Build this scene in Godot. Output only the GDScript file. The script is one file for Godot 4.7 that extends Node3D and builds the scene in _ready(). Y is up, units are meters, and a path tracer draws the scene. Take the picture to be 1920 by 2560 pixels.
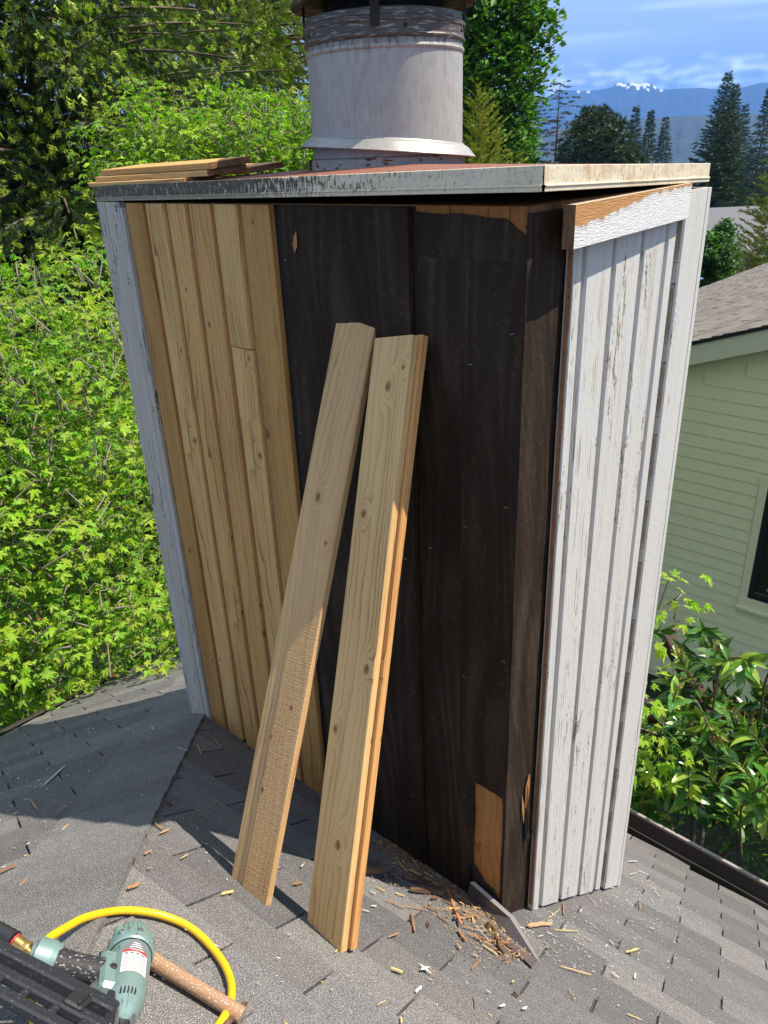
extends Node3D
# A half re-sided chimney on a shingle roof, seen from the roof beside it.
# Axes: x runs along the chimney's front face (near corner at 0), y up, z towards the viewer; metres.

const EYE := Vector3(0.7935, 1.9916, 1.2906)
const PITCH := 0.7822          # rise of the main roof slope per metre of z
var mat := {}
var taken := {}
var rng := RandomNumberGenerator.new()


func _ready() -> void:
	rng.seed = 7
	# ---- camera, sky, sun, exposure
	var cam := Camera3D.new()
	cam.name = "camera"
	cam.transform = Transform3D(Basis(Vector3(0.7489, -0.0388, -0.6616), Vector3(-0.2541, 0.9052, -0.3406), Vector3(0.6121, 0.4232, 0.668)).orthonormalized(), EYE)
	cam.fov = 67.79
	cam.near = 0.05
	cam.far = 20000.0
	add_child(cam)
	var sky_mat := ProceduralSkyMaterial.new()
	sky_mat.sky_top_color = lin(0.195, 0.235, 0.30)
	sky_mat.sky_horizon_color = lin(0.115, 0.205, 0.355)
	sky_mat.sky_curve = 0.11
	sky_mat.ground_bottom_color = lin(0.05, 0.07, 0.04)
	sky_mat.ground_horizon_color = lin(0.22, 0.30, 0.36)
	sky_mat.sun_angle_max = 1.0
	sky_mat.energy_multiplier = 1.0
	sky_mat.sky_cover = cloud_cover()
	sky_mat.sky_cover_modulate = Color(1, 1, 1)
	var sky := Sky.new()
	sky.sky_material = sky_mat
	var env := Environment.new()
	env.background_mode = Environment.BG_SKY
	env.sky = sky
	env.background_energy_multiplier = 1.0
	env.tonemap_mode = Environment.TONE_MAPPER_LINEAR
	env.tonemap_exposure = 3.5
	env.sdfgi_enabled = true
	env.ssao_enabled = true
	env.ssil_enabled = true
	env.fog_enabled = true
	env.fog_density = 0.00017
	env.fog_light_color = Color(0.42, 0.66, 1.0)
	var we := WorldEnvironment.new()
	we.name = "environment"
	we.environment = env
	add_child(we)
	var sun := DirectionalLight3D.new()
	sun.name = "sun"
	sun.light_color = Color(1.0, 0.955, 0.88)
	sun.light_energy = 0.77
	sun.light_angular_distance = 0.5
	sun.shadow_enabled = true
	add_child(sun)
	sun.look_at_from_position(Vector3(1.0, 2.22, -1.05) * 10.0, Vector3.ZERO)
	# ---- materials, then the place from large to small
	make_materials()
	build_terrain()
	build_roof()
	build_neighbour_house()
	build_far_houses()
	build_chimney()
	build_flue()
	build_loose_boards()
	build_tools()
	build_debris()
	build_plants()


# ------------------------------------------------------------------ helpers
func lin(r: float, g: float, b: float) -> Color:
	return Color(r, g, b).linear_to_srgb()


func numbered(called: String) -> String:
	var k: int = taken.get(called, 0)
	taken[called] = k + 1
	return called if k == 0 else "%s_%03d" % [called, k]


func tag(o: Node3D, label: String, category: String, group := "") -> void:
	o.set_meta("label", label)
	o.set_meta("category", category)
	if group != "":
		o.set_meta("group", group)


func thing(called: String, label: String, category: String, group := "", at := Transform3D()) -> Node3D:
	var o := Node3D.new()
	o.name = numbered(called)
	add_child(o)
	o.transform = at
	tag(o, label, category, group)
	return o


func part(parent: Node, called: String, m: Mesh, material: Material, at := Transform3D()) -> MeshInstance3D:
	var o := MeshInstance3D.new()
	o.name = called
	o.mesh = m
	o.material_override = material
	o.transform = at
	parent.add_child(o, true)
	return o


func single(called: String, m: Mesh, material: Material, label: String, category: String, group := "", at := Transform3D()) -> MeshInstance3D:
	var o := part(self, numbered(called), m, material, at)
	tag(o, label, category, group)
	return o


func setting(called: String, m: Mesh, material: Material) -> MeshInstance3D:
	var o := part(self, numbered(called), m, material)
	o.set_meta("kind", "structure")
	return o


func stuff_copies(parent: Node, called: String, m: Mesh, material: Material, where: Array, tints: Array) -> MultiMeshInstance3D:
	var mm := MultiMesh.new()
	mm.transform_format = MultiMesh.TRANSFORM_3D
	mm.use_colors = true
	mm.mesh = m
	mm.instance_count = where.size()
	for i in where.size():
		mm.set_instance_transform(i, where[i])
		mm.set_instance_color(i, tints[i])
	var o := MultiMeshInstance3D.new()
	o.name = called
	o.multimesh = mm
	o.material_override = material
	o.set_meta("kind", "stuff")
	parent.add_child(o, true)
	return o


func rf(a: float, b: float) -> float:
	return rng.randf_range(a, b)


func facing(dir: Vector3, roll := 0.0) -> Basis:
	# y axis along dir
	var y := dir.normalized()
	var x := y.cross(Vector3(0.0, 0.0, 1.0) if absf(y.z) < 0.9 else Vector3(1.0, 0.0, 0.0)).normalized()
	var b := Basis(x, y, x.cross(y).normalized())
	return b * Basis(Vector3.UP, roll)


func frame(x: Vector3, y: Vector3, origin: Vector3) -> Transform3D:
	var xn := x.normalized()
	var z := xn.cross(y).normalized()
	return Transform3D(Basis(xn, z.cross(xn).normalized(), z), origin)


class MB:
	var v := PackedVector3Array()
	var n := PackedVector3Array()
	var t := PackedVector2Array()
	var c := PackedColorArray()
	var ix := PackedInt32Array()
	var col := Color.WHITE

	func tri3(a: Vector3, b: Vector3, d: Vector3, na: Vector3, nb: Vector3, nd: Vector3, ua := Vector2.ZERO, ub := Vector2.ZERO, ud := Vector2.ZERO) -> void:
		var k := v.size()
		v.push_back(a); v.push_back(b); v.push_back(d)
		n.push_back(na); n.push_back(nb); n.push_back(nd)
		t.push_back(ua); t.push_back(ub); t.push_back(ud)
		c.push_back(col); c.push_back(col); c.push_back(col)
		ix.push_back(k)
		if (b - a).cross(d - a).dot(na + nb + nd) > 0.0:
			ix.push_back(k + 2); ix.push_back(k + 1)
		else:
			ix.push_back(k + 1); ix.push_back(k + 2)

	func tri(a: Vector3, b: Vector3, d: Vector3, out: Vector3, ua := Vector2.ZERO, ub := Vector2.ZERO, ud := Vector2.ZERO) -> void:
		var f := (b - a).cross(d - a).normalized()
		if f.dot(out) < 0.0:
			f = -f
		tri3(a, b, d, f, f, f, ua, ub, ud)

	func quad(a: Vector3, b: Vector3, d: Vector3, e: Vector3, out: Vector3, ua := Vector2.ZERO, ub := Vector2.RIGHT, ud := Vector2.ONE, ue := Vector2.DOWN) -> void:
		tri(a, b, d, out, ua, ub, ud)
		tri(a, d, e, out, ua, ud, ue)

	func box(size: Vector3, xf := Transform3D(), ch := 0.0, us := 1.0, uo := Vector2.ZERO) -> void:
		# a chamfered box centred on xf; uv in metres * us
		var h := size * 0.5
		for ax in 3:
			var b1 := (ax + 1) % 3
			var b2 := (ax + 2) % 3
			for s in [-1.0, 1.0]:
				var p := []
				var u := []
				for q in [[-1.0, -1.0], [1.0, -1.0], [1.0, 1.0], [-1.0, 1.0]]:
					var w := Vector3.ZERO
					w[ax] = s * h[ax]
					w[b1] = q[0] * (h[b1] - ch)
					w[b2] = q[1] * (h[b2] - ch)
					p.append(xf * w)
					u.append(uvof(w, ax) * us + uo)
				var nn := Vector3.ZERO
				nn[ax] = s
				nn = xf.basis * nn
				quad(p[0], p[1], p[2], p[3], nn, u[0], u[1], u[2], u[3])
		if ch <= 0.0:
			return
		for ax in 3:   # edges that run along ax
			var b1 := (ax + 1) % 3
			var b2 := (ax + 2) % 3
			for s in [-1.0, 1.0]:
				for r in [-1.0, 1.0]:
					var p := []
					var u := []
					for q in [[-1.0, 0], [1.0, 0], [1.0, 1], [-1.0, 1]]:
						var w := Vector3.ZERO
						w[ax] = q[0] * (h[ax] - ch)
						w[b1] = s * (h[b1] - (ch if q[1] == 1 else 0.0))
						w[b2] = r * (h[b2] - (ch if q[1] == 0 else 0.0))
						p.append(xf * w)
						u.append(uvof(w, b1) * us + uo)
					var nn := Vector3.ZERO
					nn[b1] = s
					nn[b2] = r
					quad(p[0], p[1], p[2], p[3], xf.basis * nn, u[0], u[1], u[2], u[3])
		for sx in [-1.0, 1.0]:
			for sy in [-1.0, 1.0]:
				for sz in [-1.0, 1.0]:
					var a := xf * Vector3(sx * h.x, sy * (h.y - ch), sz * (h.z - ch))
					var b := xf * Vector3(sx * (h.x - ch), sy * h.y, sz * (h.z - ch))
					var d := xf * Vector3(sx * (h.x - ch), sy * (h.y - ch), sz * h.z)
					tri(a, b, d, xf.basis * Vector3(sx, sy, sz), uo, uo, uo)

	func uvof(w: Vector3, ax: int) -> Vector2:
		if ax == 0:
			return Vector2(w.z, -w.y)
		if ax == 1:
			return Vector2(w.x, w.z)
		return Vector2(w.x, -w.y)

	func extrude(prof: PackedVector2Array, y0: float, y1: float, xf := Transform3D(), us := 1.0, vs := 1.0, uo := 0.0, vo := 0.0) -> void:
		# prof: closed outline in (x, z), counter-clockwise for x right and z up; swept along y
		var cu := 0.0
		for i in prof.size():
			var a := prof[i]
			var b := prof[(i + 1) % prof.size()]
			var out := xf.basis * Vector3(b.y - a.y, 0.0, -(b.x - a.x))
			var nu := cu + a.distance_to(b)
			quad(xf * Vector3(a.x, y0, a.y), xf * Vector3(b.x, y0, b.y), xf * Vector3(b.x, y1, b.y), xf * Vector3(a.x, y1, a.y), out,
				Vector2(uo + cu * us, vo + y0 * vs), Vector2(uo + nu * us, vo + y0 * vs), Vector2(uo + nu * us, vo + y1 * vs), Vector2(uo + cu * us, vo + y1 * vs))
			cu = nu
		var ids := Geometry2D.triangulate_polygon(prof)
		for k in range(0, ids.size(), 3):
			var a := prof[ids[k]]
			var b := prof[ids[k + 1]]
			var d := prof[ids[k + 2]]
			for y in [y0, y1]:
				tri(xf * Vector3(a.x, y, a.y), xf * Vector3(b.x, y, b.y), xf * Vector3(d.x, y, d.y), xf.basis * Vector3(0, 1.0 if y == y1 else -1.0, 0),
					Vector2(uo + a.x * us, vo + a.y * us), Vector2(uo + b.x * us, vo + b.y * us), Vector2(uo + d.x * us, vo + d.y * us))

	func lathe(prof: Array, seg: int, xf := Transform3D(), vs := 1.0) -> void:
		# prof: [r, y] rows from bottom to top; smooth round the axis, flat or smooth along it (third entry 1 = crease)
		var cv := 0.0
		for i in prof.size() - 1:
			var a: Array = prof[i]
			var b: Array = prof[i + 1]
			var d := Vector2(b[0] - a[0], b[1] - a[1])
			var nv := cv + d.length() * vs
			var nr := Vector2(d.y, -d.x).normalized()
			for k in seg:
				var t0 := TAU * k / seg
				var t1 := TAU * (k + 1) / seg
				var d0 := Vector3(cos(t0), 0, sin(t0))
				var d1 := Vector3(cos(t1), 0, sin(t1))
				var n0 := (xf.basis * (d0 * nr.x + Vector3.UP * nr.y)).normalized()
				var n1 := (xf.basis * (d1 * nr.x + Vector3.UP * nr.y)).normalized()
				var p00: Vector3 = xf * (d0 * a[0] + Vector3.UP * a[1])
				var p10: Vector3 = xf * (d1 * a[0] + Vector3.UP * a[1])
				var p01: Vector3 = xf * (d0 * b[0] + Vector3.UP * b[1])
				var p11: Vector3 = xf * (d1 * b[0] + Vector3.UP * b[1])
				var u0 := float(k) / seg
				var u1 := float(k + 1) / seg
				if a[0] > 0.00001:
					tri3(p00, p10, p11, n0, n1, n1, Vector2(u0, cv), Vector2(u1, cv), Vector2(u1, nv))
				if b[0] > 0.00001:
					tri3(p00, p11, p01, n0, n1, n0, Vector2(u0, cv), Vector2(u1, nv), Vector2(u0, nv))
			cv = nv

	func tube(path: Array, radii: Array, seg: int, vs := 1.0, cap := true) -> void:
		var x := Vector3.ZERO
		var rings := []
		var outs := []
		var cv := 0.0
		var vv := []
		for i in path.size():
			var d: Vector3 = (path[mini(i + 1, path.size() - 1)] - path[maxi(i - 1, 0)]).normalized()
			if x == Vector3.ZERO:
				x = d.cross(Vector3.UP if absf(d.y) < 0.9 else Vector3.RIGHT).normalized()
			x = (x - d * x.dot(d)).normalized()
			var y := d.cross(x)
			var ring := []
			var out := []
			for k in seg:
				var o := x * cos(TAU * k / seg) + y * sin(TAU * k / seg)
				out.append(o)
				ring.append(path[i] + o * radii[i])
			rings.append(ring)
			outs.append(out)
			if i > 0:
				cv += path[i].distance_to(path[i - 1]) * vs
			vv.append(cv)
		for i in path.size() - 1:
			for k in seg:
				var k1 := (k + 1) % seg
				var u0 := float(k) / seg
				var u1 := float(k + 1) / seg
				tri3(rings[i][k], rings[i][k1], rings[i + 1][k1], outs[i][k], outs[i][k1], outs[i + 1][k1], Vector2(u0, vv[i]), Vector2(u1, vv[i]), Vector2(u1, vv[i + 1]))
				tri3(rings[i][k], rings[i + 1][k1], rings[i + 1][k], outs[i][k], outs[i + 1][k1], outs[i + 1][k], Vector2(u0, vv[i]), Vector2(u1, vv[i + 1]), Vector2(u0, vv[i + 1]))
		if cap:
			for e in [0, path.size() - 1]:
				var out: Vector3 = (path[0] - path[1]) if e == 0 else (path[e] - path[e - 1])
				for k in seg:
					tri(path[e], rings[e][k], rings[e][(k + 1) % seg], out)

	func sheet(poly: PackedVector2Array, thick: float, xf := Transform3D(), us := 1.0, vs := 1.0, uo := Vector2.ZERO) -> void:
		# an outline in (x, y) of the given thickness along z, its face at z = thick
		var ids := Geometry2D.triangulate_polygon(poly)
		for k in range(0, ids.size(), 3):
			for z in [0.0, thick]:
				var p := []
				var u := []
				for q in 3:
					var w := poly[ids[k + q]]
					p.append(xf * Vector3(w.x, w.y, z))
					u.append(Vector2(w.x * us, w.y * vs) + uo)
				tri(p[0], p[1], p[2], xf.basis * Vector3(0, 0, 1.0 if z > 0.0 else -1.0), u[0], u[1], u[2])
		var s := 1.0 if not Geometry2D.is_polygon_clockwise(poly) else -1.0
		for i in poly.size():
			var a := poly[i]
			var b := poly[(i + 1) % poly.size()]
			quad(xf * Vector3(a.x, a.y, 0), xf * Vector3(b.x, b.y, 0), xf * Vector3(b.x, b.y, thick), xf * Vector3(a.x, a.y, thick), xf.basis * (Vector3(b.y - a.y, -(b.x - a.x), 0) * s),
				Vector2(a.x * us, a.y * vs) + uo, Vector2(b.x * us, b.y * vs) + uo, Vector2(b.x * us, b.y * vs) + uo, Vector2(a.x * us, a.y * vs) + uo)

	func join(m: ArrayMesh, xf: Transform3D) -> void:
		var a := m.surface_get_arrays(0)
		var k := v.size()
		for p in a[Mesh.ARRAY_VERTEX]:
			v.push_back(xf * p)
		for p in a[Mesh.ARRAY_NORMAL]:
			n.push_back((xf.basis * p).normalized())
		t.append_array(a[Mesh.ARRAY_TEX_UV])
		c.append_array(a[Mesh.ARRAY_COLOR])
		var ids: PackedInt32Array = a[Mesh.ARRAY_INDEX]
		var flip := 1 if xf.basis.determinant() < 0.0 else 0
		for i in range(0, ids.size(), 3):
			ix.push_back(k + ids[i])
			ix.push_back(k + ids[i + 1 + flip])
			ix.push_back(k + ids[i + 2 - flip])

	func done() -> ArrayMesh:
		var a := []
		a.resize(Mesh.ARRAY_MAX)
		a[Mesh.ARRAY_VERTEX] = v
		a[Mesh.ARRAY_NORMAL] = n
		a[Mesh.ARRAY_TEX_UV] = t
		a[Mesh.ARRAY_COLOR] = c
		a[Mesh.ARRAY_INDEX] = ix
		var m := ArrayMesh.new()
		m.add_surface_from_arrays(Mesh.PRIMITIVE_TRIANGLES, a)
		return m


# ------------------------------------------------------------------ materials
func noise(seed_: int, freq := 1.0, octaves := 1) -> FastNoiseLite:
	var n := FastNoiseLite.new()
	n.seed = seed_
	n.noise_type = FastNoiseLite.TYPE_SIMPLEX_SMOOTH
	n.frequency = freq
	n.fractal_type = FastNoiseLite.FRACTAL_FBM if octaves > 1 else FastNoiseLite.FRACTAL_NONE
	n.fractal_octaves = octaves
	return n


func ramp(stops: Array) -> PackedByteArray:
	# 256 sRGB triples from linear stops [t, Color]
	var out := PackedByteArray()
	for i in 256:
		var t := i / 255.0
		var k := 0
		while k < stops.size() - 2 and t > stops[k + 1][0]:
			k += 1
		var f := clampf((t - stops[k][0]) / (stops[k + 1][0] - stops[k][0]), 0.0, 1.0)
		var c: Color = (stops[k][1] as Color).lerp(stops[k + 1][1], f).linear_to_srgb()
		out.append(int(clampf(c.r, 0, 1) * 255.0))
		out.append(int(clampf(c.g, 0, 1) * 255.0))
		out.append(int(clampf(c.b, 0, 1) * 255.0))
	return out


func tex(w: int, h: int, data: PackedByteArray, format := Image.FORMAT_RGB8) -> ImageTexture:
	return ImageTexture.create_from_image(Image.create_from_data(w, h, false, format, data))


func plain(albedo: Color, rough: float, metal := 0.0, spec := 0.5) -> StandardMaterial3D:
	var m := StandardMaterial3D.new()
	m.albedo_color = albedo
	m.roughness = rough
	m.metallic = metal
	m.metallic_specular = spec
	return m


func textured(pair: Array, rough: float, bump_cm := 0.0) -> StandardMaterial3D:
	var m := plain(Color.WHITE, rough)
	m.albedo_texture = pair[0]
	m.metallic_specular = 0.35
	if bump_cm > 0.0:
		m.heightmap_enabled = true
		m.heightmap_texture = pair[1]
		m.heightmap_scale = bump_cm
	return m


func tinted(m: StandardMaterial3D, r: float, g: float, b: float) -> StandardMaterial3D:
	var o: StandardMaterial3D = m.duplicate()
	o.albedo_color = lin(r, g, b)
	return o


# sawn softwood: growth rings cut lengthwise, knots, fibre. wid x len metres of wood on w x h pixels
func wood(seed_: int, w: int, h: int, wid: float, leng: float, light: Color, dark: Color, rings: float, knots: Array, saw := 0.0, split := -1.0) -> Array:
	var n := noise(seed_)
	var lut := ramp([[0.0, light], [0.55, light.lerp(dark, 0.45)], [0.8, dark], [0.9, dark * 0.6], [1.0, dark * 0.28]])
	var data := PackedByteArray()
	var hd := PackedByteArray()
	data.resize(w * h * 3)
	hd.resize(w * h)
	for j in h:
		var y := j * leng / h
		var near := []
		for k in knots:
			if absf(y - k[1]) < k[2] * 9.0:
				near.append(k)
		var long := n.get_noise_2d(50.0, y * 1.1) * 0.5
		var edge := split + n.get_noise_2d(90.0, y * 5.0) * 0.012
		var sawv := n.get_noise_2d(y * 330.0, 7.0)
		for i in w:
			var x := i * wid / w
			var ph := (x + long * 0.05) * rings + n.get_noise_2d(x * 9.0, y * 0.8) * 1.5 + n.get_noise_2d(x * 40.0, y * 5.0) * 0.22
			var kn := 0.0
			for k in near:
				var dx: float = (x - k[0]) / k[2]
				var dy: float = (y - k[1]) / k[2]
				ph += 3.2 * exp(-dx * dx * 0.35 - dy * dy * 0.06)
				var rr := dx * dx + dy * dy * 0.55
				if rr < 1.5:
					kn = maxf(kn, 1.0 - smoothstep(0.55, 1.25, rr)) * (0.85 + 0.15 * sin(rr * 14.0))
				else:
					kn = maxf(kn, 0.35 * exp(-(rr - 1.5) * 0.8) * absf(n.get_noise_2d(dx * 3.0, dy)))
			var s := ph - floorf(ph)
			var ring := s * s * s
			var fib := n.get_noise_2d(x * 1500.0, y * 26.0)
			var t := 0.10 + 0.60 * ring + 0.17 * fib + 0.28 * n.get_noise_2d(x * 14.0, y * 1.6)
			var hh := 0.55 - 0.25 * ring + 0.2 * fib
			if saw > 0.0 and x > edge:
				var sv := n.get_noise_2d(x * 60.0 + 400.0, y * 420.0)
				t = t * 0.6 + 0.12 + 0.16 * saw * sv + 0.05 * sawv
				hh = 0.5 + 0.35 * sv + 0.25 * sawv
			elif split > 0.0:
				hh -= 0.15
			t = lerpf(t, 0.93 + 0.1 * fib, kn)
			var q := clampi(int(t * 255.0), 0, 255) * 3
			var at := (j * w + i) * 3
			data[at] = lut[q]
			data[at + 1] = lut[q + 1]
			data[at + 2] = lut[q + 2]
			hd[j * w + i] = clampi(int(hh * 255.0), 0, 255)
	return [tex(w, h, data), tex(w, h, hd, Image.FORMAT_L8)]


# white paint on rough sawn board: brush film, checks along the grain, bare patches, grime in streaks
func paint(seed_: int, w: int, h: int, wid: float, leng: float, checks: float, bare: float, grime: float, warm := Color(0.24, 0.2, 0.165), white := Color(0.56, 0.55, 0.53)) -> Array:
	var n := noise(seed_)
	var lut := ramp([[0.0, white], [0.3, Color(0.5, 0.49, 0.47)], [0.6, warm], [1.0, Color(0.05, 0.045, 0.04)]])
	var data := PackedByteArray()
	var hd := PackedByteArray()
	data.resize(w * h * 3)
	hd.resize(w * h)
	for j in h:
		var y := j * leng / h
		for i in w:
			var x := i * wid / w
			var lump := n.get_noise_2d(x * 230.0, y * 34.0 + x * 60.0)
			var lump2 := n.get_noise_2d(x * 620.0, y * 90.0)
			var wav := x + 0.003 * n.get_noise_2d(x * 12.0, y * 2.3)
			var chk := n.get_noise_2d(wav * 240.0, y * 1.3 + 31.0)
			var crack := smoothstep(0.70 - 0.2 * checks, 0.92 - 0.2 * checks, chk) * checks * smoothstep(-0.35, 0.25, n.get_noise_2d(x * 20.0 + 5.0, y * 7.0))
			var patch := 0.55 * n.get_noise_2d(x * 70.0 + 60.0, y * 11.0) + 0.3 * n.get_noise_2d(x * 210.0, y * 60.0) + 0.6 * n.get_noise_2d(x * 8.0, y * 1.7 + 13.0)
			var peel := smoothstep(0.78 - bare, 0.84 - bare, patch)
			var dirt := grime * clampf(0.5 + n.get_noise_2d(x * 30.0 + 9.0, y * 1.1) + 0.5 * n.get_noise_2d(x * 300.0, y * 110.0), 0.0, 1.4)
			var t := 0.03 + 0.05 * lump + 0.03 * lump2 + 0.30 * dirt
			t = lerpf(t, 0.60 + 0.12 * lump2, peel)
			t = lerpf(t, 0.82, crack * 0.75)
			var q := clampi(int(t * 255.0), 0, 255) * 3
			var at := (j * w + i) * 3
			data[at] = lut[q]
			data[at + 1] = lut[q + 1]
			data[at + 2] = lut[q + 2]
			hd[j * w + i] = clampi(int((0.55 + 0.22 * lump + 0.12 * lump2 - 0.3 * crack - 0.2 * peel) * 255.0), 0, 255)
	return [tex(w, h, data), tex(w, h, hd, Image.FORMAT_L8)]


func cloud_cover() -> ImageTexture:
	# rows from zenith to nadir; only thin cirrus and a band of small cumulus above the horizon
	var w := 2048
	var h := 1024
	var n := noise(5, 1.0, 4)
	var data := PackedByteArray()
	data.resize(w * h * 4)
	for j in range(420, 512):
		var el := 90.0 - j * 180.0 / h
		for i in w:
			var az := i * TAU / w
			var p := Vector3(cos(az), 0.0, sin(az))
			var a := 0.0
			if el > 2.2 and el < 6.5:
				var base := n.get_noise_3d(p.x * 24.0, el * 2.2, p.z * 24.0)
				var win := smoothstep(2.2, 3.1, el) * (1.0 - smoothstep(3.9, 5.4, el))
				a = smoothstep(0.12, 0.42, base * 1.2 + 0.12) * win * 0.26
				a += 0.16 * smoothstep(-0.1, 0.4, n.get_noise_3d(p.x * 6.0, el * 2.6 + 7.0, p.z * 6.0)) * smoothstep(2.2, 3.0, el) * (1.0 - smoothstep(3.4, 5.0, el))
			if el > 5.0:
				a += 0.10 * smoothstep(0.0, 0.5, n.get_noise_3d(p.x * 2.5 + 30.0, el * 1.3, p.z * 2.5)) * smoothstep(5.0, 7.0, el)
			var at := (j * w + i) * 4
			data[at] = 235
			data[at + 1] = 240
			data[at + 2] = 250
			data[at + 3] = clampi(int(a * 255.0), 0, 255)
	return tex(w, h, data, Image.FORMAT_RGBA8)


# mineral granules: light and dark specks on grey
func granules(seed_: int, light: float, speck: float) -> Array:
	var w := 512
	var n := noise(seed_)
	var r := RandomNumberGenerator.new()
	r.seed = seed_
	var lut := ramp([[0.0, Color(0.02, 0.02, 0.022)], [0.35, Color(0.108, 0.108, 0.110) * light], [0.6, Color(0.162, 0.161, 0.162) * light], [0.85, Color(0.29, 0.287, 0.284) * light], [1.0, Color(0.58, 0.58, 0.57)]])
	var data := PackedByteArray()
	var hd := PackedByteArray()
	data.resize(w * w * 3)
	hd.resize(w * w)
	for j in w:
		for i in w:
			var f := r.randf()
			var g := 0.5 + 0.5 * n.get_noise_2d(i * 0.36, j * 0.36)
			var t := 0.47 + speck * (f - 0.5) * 0.45 + speck * (g - 0.5) * 1.0 + 0.03 * n.get_noise_2d(i * 0.02, j * 0.02)
			if f > 0.975:
				t = 0.93
			elif f < 0.03:
				t = 0.12
			var q := clampi(int(t * 255.0), 0, 255) * 3
			var at := (j * w + i) * 3
			data[at] = lut[q]
			data[at + 1] = lut[q + 1]
			data[at + 2] = lut[q + 2]
			hd[j * w + i] = clampi(int((0.35 * f + 0.65 * g) * 255.0), 0, 255)
	return [tex(w, w, data), tex(w, w, hd, Image.FORMAT_L8)]


# tarred paper: near black, scuffed, faint grain of the board behind, pale specks
func tarred() -> Array:
	var w := 256
	var h := 1024
	var n := noise(77)
	var r := RandomNumberGenerator.new()
	r.seed = 78
	var lut := ramp([[0.0, Color(0.013, 0.008, 0.005)], [0.4, Color(0.031, 0.0205, 0.014)], [0.75, Color(0.085, 0.060, 0.045)], [1.0, Color(0.3, 0.26, 0.22)]])
	var data := PackedByteArray()
	var hd := PackedByteArray()
	data.resize(w * h * 3)
	hd.resize(w * h)
	for j in h:
		var y := j * 2.0 / h
		for i in w:
			var x := i * 0.5 / w
			var wv := (x * 22.0 + 1.4 * n.get_noise_2d(x * 7.0, y * 1.0))
			var ring := absf(sin(wv * 3.1))
			var t := 0.34 + 0.13 * n.get_noise_2d(x * 9.0, y * 2.0) + 0.05 * n.get_noise_2d(x * 220.0, y * 40.0) + 0.12 * ring * ring * ring + 0.04 * n.get_noise_2d(x * 600.0, y * 600.0)
			var scuff := n.get_noise_2d(x * 50.0 + y * 16.0, y * 26.0 - x * 10.0)
			t += 0.10 * smoothstep(0.3, 0.95, scuff)
			if r.randf() > 0.9996:
				t = 0.95
			var q := clampi(int(t * 255.0), 0, 255) * 3
			var at := (j * w + i) * 3
			data[at] = lut[q]
			data[at + 1] = lut[q + 1]
			data[at + 2] = lut[q + 2]
			hd[j * w + i] = clampi(int((0.5 + 0.08 * n.get_noise_2d(x * 600.0, y * 600.0) + 0.3 * n.get_noise_2d(x * 12.0, y * 2.0) + 0.14 * n.get_noise_2d(x * 40.0 + y * 9.0, y * 6.0)) * 255.0), 0, 255)
	return [tex(w, h, data), tex(w, h, hd, Image.FORMAT_L8)]


# weathered galvanised sheet; soot has run down from the top (v = 1)
func galvanised(soot_black: float, rust: float) -> Array:
	var w := 512
	var h := 256
	var n := noise(33)
	var n4 := noise(34, 1.0, 3)
	var lut := ramp([[0.0, Color(0.46, 0.455, 0.43)], [0.35, Color(0.355, 0.35, 0.33)], [0.6, Color(0.2, 0.19, 0.175)], [1.0, Color(0.025, 0.022, 0.02)]])
	var data := PackedByteArray()
	data.resize(w * h * 3)
	for j in h:
		var v := j / float(h)
		for i in w:
			var a := TAU * i / w
			var px := cos(a) * 2.0
			var pz := sin(a) * 2.0
			var mott := n4.get_noise_3d(px * 5.0, v * 5.0, pz * 5.0)
			var drip := n.get_noise_3d(px * 12.0, v * 3.0, pz * 12.0)
			var fine := n.get_noise_3d(px * 60.0, v * 14.0, pz * 60.0)
			var t := 0.30 + 0.17 * mott + 0.025 * drip + 0.05 * fine
			t += soot_black * smoothstep(0.86, 1.08, v + 0.02 * drip + 0.05 * mott) * (0.5 + 0.2 * fine)
			var q := clampi(int(t * 255.0), 0, 255) * 3
			var rr := rust * smoothstep(0.25, 0.6, n4.get_noise_3d(px * 3.0 + 9.0, v * 8.0, pz * 3.0))
			var at := (j * w + i) * 3
			data[at] = int(lerpf(lut[q], 112.0, rr))
			data[at + 1] = int(lerpf(lut[q + 1], 70.0, rr))
			data[at + 2] = int(lerpf(lut[q + 2], 52.0, rr))
	return [tex(w, h, data)]


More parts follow.
